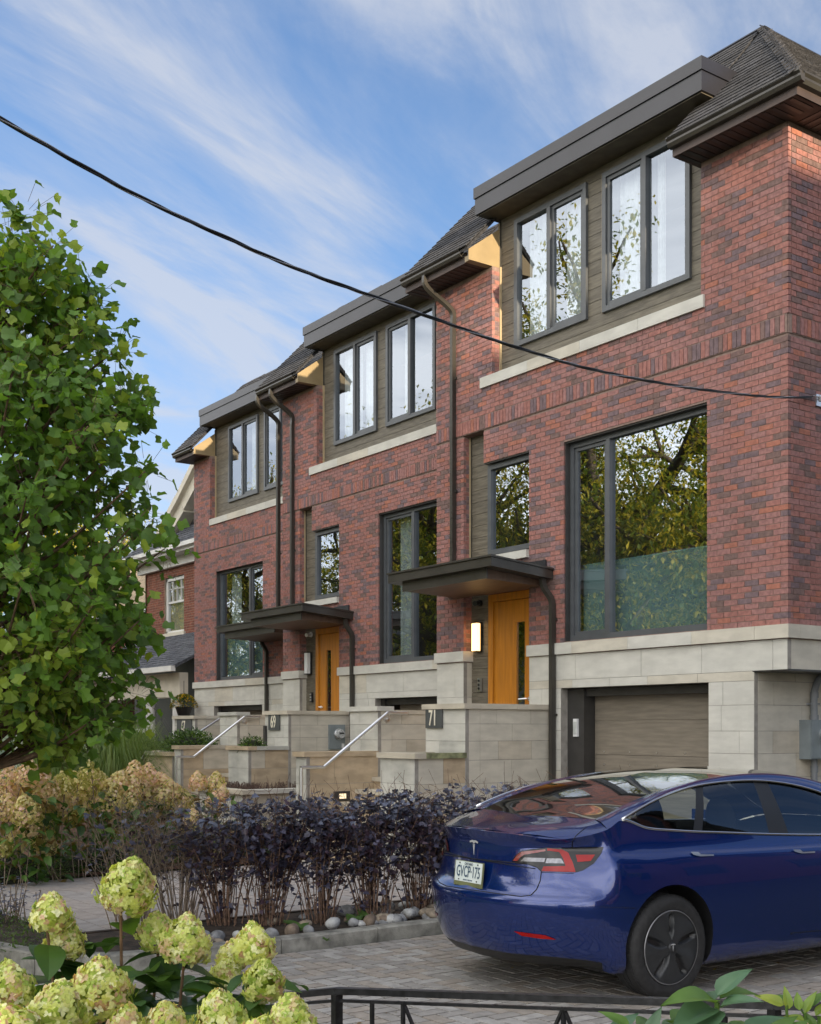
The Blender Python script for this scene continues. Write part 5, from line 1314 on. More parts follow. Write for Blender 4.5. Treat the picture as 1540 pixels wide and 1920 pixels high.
# tulip tree -----------------------------------------------------
def tulip():
    rv = random.Random(21); base = at(-40, 1366, 8.9); base.z = 0
    t = thing('tulip_tree', 'young tulip tree with broad four-lobed green leaves, rising at the left edge', 'tree', tuple(base))
    b = MB(); trunk = [base+Vector((0, 0, 0)), base+Vector((.03, .02, 1.5)), base+Vector((-.03, .05, 3.2)), base+Vector((.04, .02, 5.4))]
    b.tube(smooth_path(trunk, 5), [.075-.062*i/15 for i in range(16)], 10); b.build('trunk', M_bark, t, smooth=True)
    prof = [(1.60, .60), (1.75, 1.05), (1.9, 1.22), (2.1, 1.34), (2.5, 1.42), (3.0, 1.48), (3.4, 1.50), (3.8, 1.42), (4.2, 1.20), (4.6, .98), (4.95, .90), (5.25, .66), (5.48, .34)]
    def rad(z):
        if z <= prof[0][0] or z >= prof[-1][0]: return 0
        for (a, ra), (c, rc) in zip(prof, prof[1:]):
            if a <= z <= c: return ra+(rc-ra)*(z-a)/(c-a)
    br = MB(); clus = []
    for k in range(290):
        z = rv.uniform(1.70, 5.45); an = rv.uniform(0, 2*math.pi); r = rad(z)*(rv.uniform(.35, 1.0)**.6)*rv.uniform(.85, 1.05)
        tip = base+Vector((r*math.cos(an), r*math.sin(an), z)); st = base+Vector((0, 0, max(1.4, z-.55*r-.15)))
        mid = st.lerp(tip, .5)+Vector((0, 0, -.06*r)); pth = smooth_path([st, mid, tip], 3)
        if k % 2 == 0 or r > .9: br.tube(pth, [.016*(1-i/7)+.003 for i in range(7)], 5)
        clus.append((pth[4], .8)); clus.append((tip, 1))
    br.build('limb', M_twig, t, smooth=True)
    items = []
    for c, w in clus:
        out = Vector((c.x-base.x, c.y-base.y, 0)); out = out.normalized() if out.length > .01 else rnd(rv)
        for j in range(rv.randint(24, 32)):
            o = rnd(rv)*rv.uniform(.04, .28); p = c+o
            d = (out*.5+rnd(rv)*.75+Vector((0, 0, -.35)))
            nz = (Vector((0, 0, .8))+out*.5+rnd(rv)*.7)
            items.append((p, d, rv.uniform(.058, .108), rv.uniform(-.9, .9), nz, c))
    # outer sprays at the top and right edges
    vis = [i for i in items if inframe(i[0], 30)]; vis.sort(key=lambda i: (i[0]-CAM).length); near = {id(i) for i in vis[:300]}
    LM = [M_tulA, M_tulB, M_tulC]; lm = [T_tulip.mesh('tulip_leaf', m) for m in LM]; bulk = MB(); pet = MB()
    for it in items:
        p, d, s, roll, nz, c = it; top = p.z > 4.4
        mi = 1 if rv.random() < (.40 if top else .55 if (p.z < 2.5 and px(p)[0] < 150) else .10) else 2 if rv.random() < .3 else 0  # more yellow leaves low at left, painting in sunlight
        if id(it) in near:
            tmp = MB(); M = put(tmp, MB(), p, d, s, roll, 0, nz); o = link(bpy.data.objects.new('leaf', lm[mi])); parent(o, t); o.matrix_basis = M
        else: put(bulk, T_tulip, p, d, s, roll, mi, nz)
        if (p-c).length > .05: pet.tube([c.lerp(p, .45), p], .0016, 3, cap=False)
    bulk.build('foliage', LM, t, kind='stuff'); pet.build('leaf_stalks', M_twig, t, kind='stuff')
tulip()
# ninebark shrubs -----------------------------------------------------
M_nb = [leafmat('purple_leaf', (.085, .08, .125), (.05, .048, .078), .08, .42), leafmat('plum_leaf', (.070, .042, .060), (.045, .028, .04), .12, .42), leafmat('bluish_highlight_leaf', (.13, .145, .21), (.08, .09, .135), .05, .38)]
M_stem = mat('reddish_stem', (.17, .10, .065), .8, .3, 30); M_drystem = mat('dry_stem', (.24, .185, .135), .85, .25, 30)
def ninebark(i, x, y, h, dens, lab, spread=.50):
    rv = random.Random(100+i); t = thing('ninebark_shrub', lab, 'shrub', (x, y, .05), 'purple leaved shrubs along the kerb')
    s = MB(); lf = MB(); base = Vector((x, y, .05)); items = []
    for k in range(48):
        a = rv.uniform(0, 2*math.pi); r0 = rv.uniform(0, .16); r1 = spread*math.sqrt(rv.random())*(1 if rv.random() < .85 else 1.25); hh = h*rv.uniform(.72, 1.10)-(r1*.10)
        b0 = base+Vector((r0*math.cos(a), r0*math.sin(a), -.05)); tip = base+Vector((r1*math.cos(a)*.85, r1*math.sin(a)*1.1, hh))
        mid = b0.lerp(tip, .5)+Vector((-.05*math.cos(a), -.05*math.sin(a), .0))+rnd(rv)*.03
        pth = smooth_path([b0, mid, tip], 4); s.tube(pth, [.0062-.0045*q/8 for q in range(9)], 4, cap=False)
        nl = int((31 if k % 3 else 18)*dens)
        for j in range(nl):
            u = 1-(rv.random()**1.5)*.45
            if rv.random() < .06: u = rv.uniform(.25, .6)
            p = pth[min(8, int(u*8))]+rnd(rv)*rv.uniform(.02, .085)
            d = Vector((rv.gauss(0, 1), rv.gauss(0, 1), rv.gauss(-.1, .45))); items.append((p, d, rv.uniform(.044, .078), rv.uniform(-.5, .5), Vector((rv.gauss(0, .35), rv.gauss(0, .35), 1))))
        for j in range(4 if dens > .5 else 8):     # side twigs
            q = pth[rv.randint(3, 8)]; s.tube([q, q+Vector((rv.gauss(0, .09), rv.gauss(0, .09), rv.uniform(.02, .16)))], .0018, 3, cap=False)
    s.build('stem', [M_stem if dens > .5 else M_drystem], t)
    for (p, d, sz, ro, nz) in items: put(lf, T_lobe, p, d, sz, ro, 2 if (p.z > h*.85 and rv.random() < .7) else rv.choice((0, 0, 1)), nz)  # tops get the paler leaf, a highlight put into the colour
    lf.build('foliage', M_nb, t)
nbl = ['sparse purple-leaved shrub with mostly bare stems, leftmost beside the boxwood', 'half bare purple-leaved shrub, next to the leftmost one', 'purple-leaved shrub growing behind the tallest lime hydrangea head', 'purple-leaved shrub behind the middle lime hydrangea heads', 'purple-leaved shrub above the kerb end nearest the fence', 'dense purple-leaved shrub beside the cobbles, left part', 'dense purple-leaved shrub behind the pale cobbles', 'dense purple-leaved shrub just left of the car boot', 'dense purple-leaved shrub partly behind the car tail', 'purple-leaved shrub hidden behind the car roof', 'purple-leaved shrub nearest the house, past the car']
nb = [(-9.75, 4.02, 1.0, .12), (-9.55, 4.38, 1.02, .22), (-9.35, 4.70, 1.05, .8), (-9.1, 4.98, 1.08, 1.1), (-8.95, 5.42, 1.10, 1.15), (-8.85, 5.90, 1.12, 1.2), (-8.85, 6.40, 1.13, 1.2), (-8.85, 6.92, 1.14, 1.2), (-8.85, 7.45, 1.13, 1.2), (-8.85, 8.0, 1.13, 1.1), (-8.85, 8.55, 1.1, 1.0)]
for i, (x, y, h, d_) in enumerate(nb): ninebark(i, x, y, h, d_, nbl[i])
t = thing('ninebark_shrub', 'low cut purple-leaved shrub at the left edge before the boxwood', 'shrub', (-10.6, 3.15, 0), 'purple leaved shrubs along the kerb')
rv = random.Random(4); s = MB(); lf = MB()
for k in range(60):
    b0 = Vector((-10.7+rv.uniform(-.35, .35), 3.15+rv.uniform(-.3, .3), 0)); tp = b0+Vector((rv.gauss(0, .05), rv.gauss(0, .05), rv.uniform(.22, .42))); s.tube([b0, tp], .004, 4)
    for j in range(4): put(lf, T_lobe, b0.lerp(tp, rv.uniform(.5, 1.1))+rnd(rv)*.04, Vector((rv.gauss(0, 1), rv.gauss(0, 1), 0)), rv.uniform(.04, .06), 0, rv.choice((0, 2)), Vector((0, 0, 1)))
s.build('stem', M_drystem, t); lf.build('foliage', M_nb, t)
# cobbles -----------------------------------------------------
M_cob = [mat('grey_cobble', (.27, .27, .27), .8, .2, 14, .3, 70), mat('buff_cobble', (.33, .27, .20), .8, .2, 14, .3, 70), mat('white_cobble', (.46, .46, .45), .75, .12, 14, .3, 70), mat('brown_cobble', (.20, .15, .11), .8, .2, 14, .3, 70)]
def stone_mesh(seed, m):
    r = random.Random(seed); q = MB(); n, mm = 10, 7; rows = []
    ph = [r.uniform(0, 6) for _ in range(6)]
    for i in range(mm+1):
        th = math.pi*i/mm; row = []
        for j in range(n+1):
            a = 2*math.pi*j/n; k = 1+.13*math.sin(2*a+ph[0])+.08*math.sin(3*a+ph[1])*math.sin(th)+.08*math.sin(2*th+ph[2])
            row.append((math.sin(th)*math.cos(a)*k*.5, math.sin(th)*math.sin(a)*k*.38, math.cos(th)*.30*(1+.1*math.sin(a+ph[3]))))
        rows.append(row)
    q.grid(rows); return q.mesh('cobble', m, True)
cm = [stone_mesh(k, M_cob[k % 4]) for k in range(8)]; rv = random.Random(9)
cb = tag(MB().build('cobble_edging', M_cob[0]), kind='structure')
for k in range(170):
    y = rv.uniform(3.9, 9.5); x = -8.42-abs(rv.gauss(0, .12)) if rv.random() < .7 else -8.5-rv.uniform(0, .8)
    if 4.0 < y < 5.0 and rv.random() < .6: continue
    sz = rv.uniform(.09, .19); o = link(bpy.data.objects.new('cobble', rv.choice(cm))); o.parent = cb
    o.location = (x, y, .06+sz*.12+rv.uniform(0, .03)); o.rotation_euler = (rv.uniform(-.3, .3), rv.uniform(-.3, .3), rv.uniform(0, 6)); o.scale = (sz, sz, sz*rv.uniform(.8, 1.1))
for k, p in enumerate(((-8.62, 5.55), (-8.72, 5.75), (-8.6, 5.0), (-8.5, 7.0), (-8.08, 4.95), (-8.45, 6.6))):
    w = MB(); n = 9 if k < 3 else 14
    for j in range(n):
        a = rv.uniform(0, 6.28); put(w, T_oval if k < 3 else T_small, Vector((*p, .06)), Vector((math.cos(a), math.sin(a), rv.uniform(.3, 1.2))), rv.uniform(.10, .19) if k < 3 else rv.uniform(.03, .06), 0)
    w.build('weed', leafmat('weed_leaf', (.09, .17, .04), (.07, .13, .03), .3), label=['broad pale leaved weed between the cobbles and purple stems', 'second broad leaved weed deeper in the bed', 'broad leaved weed near the fence end of the cobbles', 'small weed tuft among the far cobbles', 'tiny weed growing in the paver joint beside the kerb', 'small green tuft behind the far cobbles'][k], cat='weed')
# ground cover at left
gc = MB(); rv = random.Random(12)
for k in range(2600):
    p = Vector((rv.uniform(-13, -8.9), rv.uniform(2.55, 3.35), rv.uniform(.04, .13))); put(gc, T_small, p, rnd(rv)+Vector((0, 0, .6)), rv.uniform(.02, .045), 0)
gc.build('ground_cover', leafmat('ground_cover_leaf', (.09, .15, .03), (.06, .10, .02), .3), kind='stuff')
# boxwood, yews, juniper : clipped mounds of small leaves
def mound(name, lab, cat, c, r, n, T, size, mats, up=.3, shape='ell', core=True, group=None, jag=0):
    rv = random.Random(hash(lab) % 999 if 0 else int(abs(c[0]*37+c[1]*11)*10)); t = thing(name, lab, cat, c, group); b = MB(); c = Vector(c)
    for k in range(n):
        v = rnd(rv)
        if shape == 'box': 
            v = Vector([max(-1, min(1, q*1.35)) for q in v]); 
        if v.z < -.2: v.z = -v.z*.5
        k_ = rv.uniform(.72, 1.02)+(rv.gauss(0, .07) if jag else 0); p = c+Vector((v.x*r[0]*k_, v.y*r[1]*k_, v.z*r[2]*k_)); d = v+rnd(rv)*.8+Vector((0, 0, up))
        put(b, T, p, d, size*rv.uniform(.7, 1.3), rv.uniform(-1, 1), rv.randrange(len(mats)))
    b.build('foliage', mats, t)
    if core:
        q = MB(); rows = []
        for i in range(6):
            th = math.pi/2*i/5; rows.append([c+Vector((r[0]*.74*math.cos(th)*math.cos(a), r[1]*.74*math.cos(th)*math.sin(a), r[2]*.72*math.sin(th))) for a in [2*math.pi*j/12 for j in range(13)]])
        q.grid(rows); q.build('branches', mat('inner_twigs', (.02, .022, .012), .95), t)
    return t
M_box = [leafmat('boxwood_leaf', (.08, .14, .035), (.055, .10, .03), .25), leafmat('boxwood_leaf_light', (.13, .21, .05), (.09, .15, .04), .25)]
M_yew = [leafmat('yew_needle', (.045, .10, .02), (.03, .065, .015), .2), leafmat('yew_tip', (.11, .20, .03), (.07, .13, .02), .3)]
for k, (x, y, rx, ry) in enumerate(((-13.9, 4.15, .62, .75), (-14.3, 5.35, .62, .75), (-14.6, 6.6, .6, .7), (-14.7, 7.7, .6, .6))):
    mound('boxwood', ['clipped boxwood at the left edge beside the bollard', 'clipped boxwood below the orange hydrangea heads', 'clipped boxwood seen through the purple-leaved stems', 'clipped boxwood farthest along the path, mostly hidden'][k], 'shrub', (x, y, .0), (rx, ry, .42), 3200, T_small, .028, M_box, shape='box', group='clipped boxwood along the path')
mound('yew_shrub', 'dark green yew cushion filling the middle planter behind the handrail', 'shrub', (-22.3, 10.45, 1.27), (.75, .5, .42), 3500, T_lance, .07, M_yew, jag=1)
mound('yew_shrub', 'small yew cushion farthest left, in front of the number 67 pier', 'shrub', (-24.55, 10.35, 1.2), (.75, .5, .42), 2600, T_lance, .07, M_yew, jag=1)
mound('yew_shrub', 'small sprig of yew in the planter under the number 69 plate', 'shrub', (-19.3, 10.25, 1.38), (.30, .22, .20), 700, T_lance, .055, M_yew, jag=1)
M_jun = [leafmat('cotoneaster_leaf', (.09, .16, .03), (.06, .11, .02), .3), leafmat('rusty_leaf', (.16, .10, .03), (.10, .12, .03), .3), M_yew[1]]
mound('spreading_shrub', 'loose green spreading shrub with rusty tips, below the farthest yew', 'shrub', (-21.6, 8.9, .35), (1.15, .7, .75), 5200, T_lance, .075, M_jun[:1]+M_jun[2:], jag=1)
mound('spreading_shrub', 'low green spreading shrub with brown tips behind the ornamental grass', 'shrub', (-22.8, 8.4, .5), (1.3, .7, .72), 4200, T_lance, .08, M_jun, jag=1)
# ornamental grass
def ograss(c, n, h, sp, lab, mats, w=.006):
    t = thing('ornamental_grass', lab, 'grass', c); b = MB(); rv = random.Random(int(abs(c[0])*100)); c = Vector(c)
    for k in range(n):
        a = rv.uniform(0, 6.28); L = h*rv.uniform(.7, 1.15); out = sp*rv.uniform(.1, 1.); d = Vector((math.cos(a), math.sin(a), 0)); s_ = Vector((-d.y, d.x, 0))*w
        pts = [c+d*(.04+rv.uniform(0, .12)), c+d*(out*.35)+Vector((0, 0, L*.55)), c+d*(out*.75)+Vector((0, 0, L*.9)), c+d*out*1.1+Vector((0, 0, L*(.95-.35*out/sp)))]
        ws = (1, .8, .5, .05); mi = rv.randrange(len(mats))
        for i in range(3): b.poly([pts[i]-s_*ws[i], pts[i]+s_*ws[i], pts[i+1]+s_*ws[i+1], pts[i+1]-s_*ws[i+1]], mi)
    b.build('blades', mats, t)
M_og = [leafmat('grass_blade', (.17, .27, .07), (.12, .20, .05), .4), leafmat('grass_blade_pale', (.25, .33, .11), (.17, .24, .08), .4)]
ograss((-17.9, 7.1, .0), 1900, 1.85, 1.1, 'large fountain of fine green grass left of the stone steps', M_og)
ograss((-18.6, 6.3, .0), 1200, 1.5, .95, 'fountain of fine green grass at the left, partly under the tree', M_og)
# heather twigs in the low planter
hb_ = MB(); rv = random.Random(8)
for k in range(900):
    if k % 3: p = Vector((rv.uniform(-20.0, -18.65), rv.uniform(9.85, 10.1), .62))
    else: p = Vector((rv.uniform(-18.9, -18.65), rv.uniform(9.85, 11.3), .62))
    hb_.tube([p, p+Vector((rv.gauss(0, .03), rv.gauss(0, .03), rv.uniform(.06, .17)))], .0035, 3, cap=False)
hb_.build('dried_heather', mat('heather_brown', (.14, .09, .07), .9, .3, 30), kind='stuff')
# hydrangeas -----------------------------------------------------
def floret_tmpl():
    q = MB()
    for k in range(4):
        a = k*math.pi/2+.2; d = Vector((math.cos(a), math.sin(a), 0)); s = Vector((-d.y, d.x, 0))
        q.poly([(0, 0, 0), d*.32-s*.34+Vector((0, 0, .10)), d*.92-s*.22+Vector((0, 0, .02)), d*1.0+s*.1+Vector((0, 0, .0)), d*.5+s*.42+Vector((0, 0, .12))])
    return q
T_flo = floret_tmpl(); T_flo2 = MB(); T_flo2.poly([(-1, -.2, 0), (.1, -1, .15), (1, .2, 0), (-.1, 1, .15)])
M_lime = [leafmat('lime_petal', (.66, .70, .24), (.54, .60, .16), .35, .6, 8), leafmat('cream_petal', (.80, .80, .50), (.70, .72, .34), .35, .6, 8), leafmat('blush_petal', (.62, .40, .28), (.56, .50, .22), .3, .6, 8), leafmat('green_petal', (.40, .50, .09), (.30, .42, .07), .35, .6, 8)]
M_pink = [leafmat('rust_petal', (.68, .50, .31), (.62, .52, .28), .3, .7, 8), leafmat('pink_petal', (.76, .52, .43), (.68, .54, .38), .3, .7, 8), leafmat('tan_petal', (.70, .63, .32), (.60, .54, .24), .3, .7, 8), leafmat('olive_petal', (.42, .40, .10), (.32, .31, .08), .3, .7, 8)]
M_hl = [leafmat('hydrangea_leaf', (.055, .12, .03), (.035, .085, .022), .3, .38), leafmat('hydrangea_leaf_light', (.10, .19, .03), (.06, .13, .02), .35, .45)]
def head(par, c, r, h, n, T, mats, wts, rv, tilt, fs, name='flower_head'):
    b = MB(); ax = Vector(tilt).normalized(); Rm = ax.to_track_quat('Z', 'Y').to_matrix(); c = Vector(c)
    for k in range(n):
        t = rv.random(); an = rv.uniform(0, 6.283)
        # dome/cone silhouette
        zz = h*t; rr_ = r*math.sin(math.pi*min(1, .14+.86*t**.9))**.52*(1-.36*t)*1.14
        lump = 1+.12*math.sin(an*3+c.x*9)*math.sin(zz/h*7+c.y*5)
        rr_ *= lump*(rv.uniform(.78, 1.08) if rv.random() < .9 else rv.uniform(1.05, 1.22))
        v = Vector((rr_*math.cos(an), rr_*math.sin(an), zz)); nrm = Vector((math.cos(an), math.sin(an), (t-.45)*1.6))+rnd(rv)*.55
        M = Matrix.Translation(c+Rm @ v) @ rot_to(Rm @ nrm, rv.uniform(0, 6)) @ Matrix.Scale(fs*rv.uniform(.7, 1.15), 4)
        q = rv.random(); mi = 0
        for i, w_ in enumerate(wts):
            if q < w_: mi = i; break
            q -= w_
        b.add(T, M, mi)
    return b.build(name, mats, par)
def hyd_plant(lab, heads, base, group):
    """heads: px, py, pixel radius, depth, tint"""
    rv = random.Random(int(heads[0][0]*7+heads[0][1])); t = thing('lime_hydrangea', lab, 'shrub', base, group); B0 = Vector(base); st = MB(); lf = MB()
    for (x, y, pr, D, ln) in heads:
        r = pr/2260*D*rv.uniform(.76, .86); c = at(x, y, D); hb_ = c-Vector((0, 0, r*1.05)); tl_ = Vector((rv.gauss(0, .22), rv.gauss(0, .22), 1))
        core = MB(); rows = []
        for i in range(7):
            th = math.pi*i/6; rows.append([c+Vector((r*.60*math.sin(th)*math.cos(a), r*.60*math.sin(th)*math.sin(a), r*.72*math.cos(th)-.08*r)) for a in [2*math.pi*j/10 for j in range(11)]])
        core.grid(rows)
        hd = head(t, hb_, r*1.08, r*2.1, int(560*(r/.07)**1.6), T_flo, M_lime, (.42, .22+.1*ln, .16, .2), rv, tl_, .0155); core.build('flower_core', M_lime[3], hd, smooth=True)
        foot = Vector((B0.x+rv.uniform(-.12, .12), B0.y+rv.uniform(-.12, .12), 0)); md = Vector((c.x*.75+foot.x*.25, c.y*.75+foot.y*.25, c.z*.55))
        pth = smooth_path([foot, md, hb_-tl_*.02, hb_+Vector((0, 0, r))], 5); st.tube(pth, [.0065-.003*i/15 for i in range(16)], 6)
        m_ = 14 if pr > 40 else 10
        for j in range(m_):
            u = 10-int(j/2)*1; p = pth[max(3, min(11, u))]+Vector((0, 0, rv.uniform(-.03, .01))); a = rv.uniform(0, 6.28); 
            put(lf, T_oval, p, Vector((math.cos(a), math.sin(a), rv.uniform(-.45, .35))), rv.uniform(.10, .17), rv.uniform(-.4, .4), 0 if rv.random() < .6 else 1)
    for j in range(95):
        h_ = rv.choice(heads); c = at(h_[0], h_[1], h_[3]); p = c+Vector((rv.gauss(0, .14), rv.gauss(0, .14), -rv.uniform(.14, .42))); a = rv.uniform(0, 6.28)
        put(lf, T_oval, p, Vector((math.cos(a), math.sin(a), rv.uniform(-.4, .3))), rv.uniform(.08, .14), rv.uniform(-.4, .4), 0 if rv.random() < .75 else 1)
    # individual large leaves as parts
    st.build('stem', mat('hydrangea_stem', (.15, .085, .04), .7, .2, 20), t)
    lf.build('foliage', M_hl, t)
hyd_plant('lime hydrangea with the tallest upright flower head, left foreground', [(230, 1655, 55, 3.5, 0), (92, 1712, 42, 3.4, 0), (118, 1760, 38, 3.45, 1), (345, 1760, 50, 3.5, 1), (296, 1742, 36, 3.6, 0)], tuple(at(240, 1366, 3.6).xy.to_3d()), 'lime hydrangeas in the foreground')
hyd_plant('lime hydrangea with three flower heads near the fence post', [(478, 1770, 42, 3.55, 0), (492, 1833, 40, 3.45, 0), (420, 1822, 30, 3.7, 1), (430, 1790, 28, 3.75, 1)], tuple(at(450, 1366, 3.6).xy.to_3d()), 'lime hydrangeas in the foreground')
hyd_plant('lime hydrangea filling the lower left corner with large rosy-tinted heads', [(188, 1850, 62, 2.9, 0), (95, 1895, 62, 2.7, 0), (22, 1845, 45, 2.9, 0), (45, 1925, 55, 2.6, 0), (230, 1925, 45, 2.8, 1)], tuple(at(100, 1366, 2.8).xy.to_3d()), 'lime hydrangeas in the foreground')
hyd_plant('lime hydrangea at the bottom edge in front of the fence post', [(418, 1905, 52, 2.9, 0), (548, 1912, 50, 2.9, 0), (315, 1915, 42, 2.85, 1), (480, 1935, 40, 2.8, 0)], tuple(at(430, 1366, 2.8).xy.to_3d()), 'lime hydrangeas in the foreground')
# russet hydrangea hedge
def rus_plant(i, lab, heads, D):
    rv = random.Random(300+i); x0 = sum(h[0] for h in heads)/len(heads); B0 = at(x0, 1366, D); B0.z = 0
    t = thing('russet_hydrangea', lab, 'shrub', tuple(B0), 'russet hydrangeas behind the boxwood'); st = MB(); lf = MB()
    for (x, y, pr, k) in heads:
        dd_ = D+rv.uniform(-.25, .25); r = pr/2260*dd_; c = at(x, y, dd_); w = {0: (.45, .2, .25, .1), 1: (.2, .6, .15, .05), 2: (.1, .1, .6, .2), 3: (.05, 0, .25, .7)}[k]
        head(t, c-Vector((0, 0, r)), r*.98, r*2.1, 330, T_flo2, M_pink, w, rv, (rv.gauss(0, .2), rv.gauss(0, .2), 1), .021)
        foot = B0+Vector((rv.uniform(-.2, .2), rv.uniform(-.2, .2), 0)); st.tube([foot, foot.lerp(c, .6)+rnd(rv)*.05, c], .006, 5)
        for j in range(16):
            p = c+Vector((rv.gauss(0, .16), rv.gauss(0, .16), -rv.uniform(.08, .65))); a = rv.uniform(0, 6.28); put(lf, T_oval, p, Vector((math.cos(a), math.sin(a), rv.uniform(-.7, .2))), rv.uniform(.11, .17), rv.uniform(-.5, .5), rv.choice((0, 1, 2, 1)))
    st.build('stem', M_drystem, t); lf.build('foliage', [M_hl[0], M_hl[1], leafmat('rust_leaf', (.20, .11, .03), (.14, .12, .03), .3)], t)
rus = [('russet hydrangea at the left edge with pinkish heads', [(12, 1455, 24, 1), (45, 1448, 22, 1), (70, 1460, 22, 1), (5, 1512, 24, 0), (48, 1517, 26, 2), (22, 1575, 20, 2), (52, 1552, 22, 0), (5, 1590, 16, 3), (20, 1488, 22, 1)]),
       ('russet hydrangea with tan heads beneath the grass plume', [(90, 1475, 26, 0), (75, 1530, 26, 2), (100, 1500, 22, 0), (82, 1580, 20, 2), (122, 1470, 22, 3), (70, 1570, 14, 2), (102, 1510, 18, 2), (60, 1490, 22, 0)]),
       ('russet hydrangea with golden heads left of centre', [(145, 1472, 24, 2), (172, 1450, 22, 3), (125, 1503, 20, 0), (162, 1512, 20, 2), (175, 1480, 26, 2), (140, 1528, 17, 3), (86, 1555, 15, 2)]),
       ('russet hydrangea with bronze heads below the grass', [(205, 1490, 28, 2), (218, 1465, 20, 0), (235, 1478, 26, 0), (195, 1470, 22, 3), (240, 1500, 22, 2), (210, 1530, 15, 0), (190, 1545, 12, 3)]),
       ('russet hydrangea with the tallest orange heads before the cut shrubs', [(252, 1448, 22, 0), (258, 1480, 28, 0), (285, 1470, 26, 0), (272, 1455, 22, 1), (300, 1490, 20, 2), (270, 1500, 20, 0)]),
       ('russet hydrangea with tan and pink heads right of the orange ones', [(318, 1478, 22, 0), (328, 1495, 24, 0), (310, 1465, 18, 1), (345, 1500, 18, 2), (340, 1525, 20, 1), (352, 1540, 22, 0)]),
       ('russet hydrangea with two pale pink heads beside the stone planter', [(373, 1465, 17, 1), (405, 1468, 19, 2), (412, 1488, 14, 1), (398, 1500, 14, 1)])]
for i, (lab, hs_) in enumerate(rus): rus_plant(i, lab, hs_, 13.3+.35*i)
# bottom right plants -----------------------------------------------------
def bigleaf(b, p, d, s, roll, nz, mi=0): 
    q = MB(); n = 8; rows = []
    for i in range(n+1):
        u = i/n; w = .235*math.sin(math.pi*min(1, u**.72))**1.05*(1-.2*u)*(1+.05*math.sin(u*60))+.003; row = []
        for j in range(7):
            v = (j-3)/3; zz = .14*abs(v)*w*3-.30*u*u+.016*math.sin(u*44-abs(v)*4)*(1-abs(v)*.4)
            row.append((v*w, u, zz))
        rows.append(row)
    q.grid(rows); put(b, q, p, d, s, roll, mi, nz)
M_bl = [leafmat('blue_green_leaf', (.10, .19, .10), (.07, .14, .07), .25, .40, 12), leafmat('fresh_green_leaf', (.14, .25, .05), (.09, .18, .03), .35, .42, 12), leafmat('yellow_green_leaf', (.30, .36, .05), (.18, .28, .04), .35, .45, 12)]
tb = thing('leafy_hydrangea', 'blue-green leafy shrub with a pointed rosette, bottom right foreground', 'shrub', tuple(at(1300, 1366, 2.35).xy.to_3d()))
camr = _R; rv = random.Random(77)
def frompx(x, y, D, tx, ty, dD, mi, nz=None, s=None):
    p = at(x, y, D); q = at(tx, ty, D+dD); v = q-p; L = v.length; o = MB(); bigleaf(o, p, v, s or L*1.04, rv.uniform(-.3, .3), nz or (CAM-p).normalized()*.6+Vector((0, 0, .8)), 0)
    o.build('leaf', M_bl[mi], tb, smooth=True)
rosette = [(1342, 1880, 1262, 1849, -.08, 1), (1345, 1868, 1402, 1804, .02, 0), (1350, 1872, 1425, 1842, .05, 1), (1340, 1875, 1318, 1838, .10, 0), (1350, 1890, 1412, 1858, -.06, 0), (1335, 1890, 1270, 1905, -.10, 0), (1345, 1895, 1300, 1935, -.10, 0)]
for x, y, tx, ty, dD, mi in rosette: frompx(x, y, 2.3, tx, ty, dD, mi)
for x, y, tx, ty, dD, mi in [(1180, 1930, 1135, 1890, 0, 1), (1150, 1950, 1190, 1885, .05, 0), (1215, 1950, 1235, 1890, .0, 0), (1270, 1945, 1255, 1888, .1, 0), (1265, 1930, 1310, 1880, .1, 1), (1300, 1950, 1360, 1905, -.05, 0), (1200, 1940, 1240, 1898, .1, 1), (1400, 1945, 1470, 1885, .05, 0), (1440, 1950, 1490, 1900, .0, 1), (1380, 1950, 1420, 1895, .1, 1), (1245, 1955, 1190, 1900, .1, 1), (1320, 1960, 1280, 1905, -.05, 1), (1465, 1950, 1510, 1905, 0, 1)]: frompx(x, y, 2.35, tx, ty, dD, mi)
sb = MB()
for x, y in ((1345, 1880), (1200, 1940), (1420, 1950)): p = at(x, y, 2.32); sb.tube([p, Vector((p.x-.02, p.y+.02, p.z-.35)), Vector((p.x-.03, p.y+.05, 0))], .005, 6)
sb.build('stem', M_bl[1], tb)
t2 = thing('yellow_green_shrub', 'yellow-green small-leaved plant at the right edge by the fence', 'shrub', tuple(at(1540, 1366, 2.5).xy.to_3d())); tb_ = tb; tb = t2
for x, y, tx, ty, dD, mi in [(1470, 1885, 1424, 1862, 0, 2), (1475, 1880, 1445, 1856, .05, 1), (1480, 1892, 1474, 1852, 0, 2), (1500, 1895, 1494, 1858, .02, 2), (1510, 1900, 1525, 1858, 0, 2), (1520, 1890, 1548, 1850, .02, 1), (1530, 1905, 1560, 1870, 0, 2), (1510, 1915, 1475, 1900, 0, 2), (1530, 1930, 1510, 1895, 0, 1), (1490, 1930, 1455, 1915, .03, 1), (1540, 1925, 1555, 1890, 0, 2)]: frompx(x, y, 2.5, tx, ty, dD, mi)
sb = MB()
for x, y in ((1475, 1885), (1510, 1900), (1535, 1905)): p = at(x, y, 2.5); sb.tube([p, Vector((p.x-.0, p.y+.03, p.z-.3)), Vector((p.x, p.y+.05, 0))], .003, 6)
sb.build('stem', M_bl[1], t2)
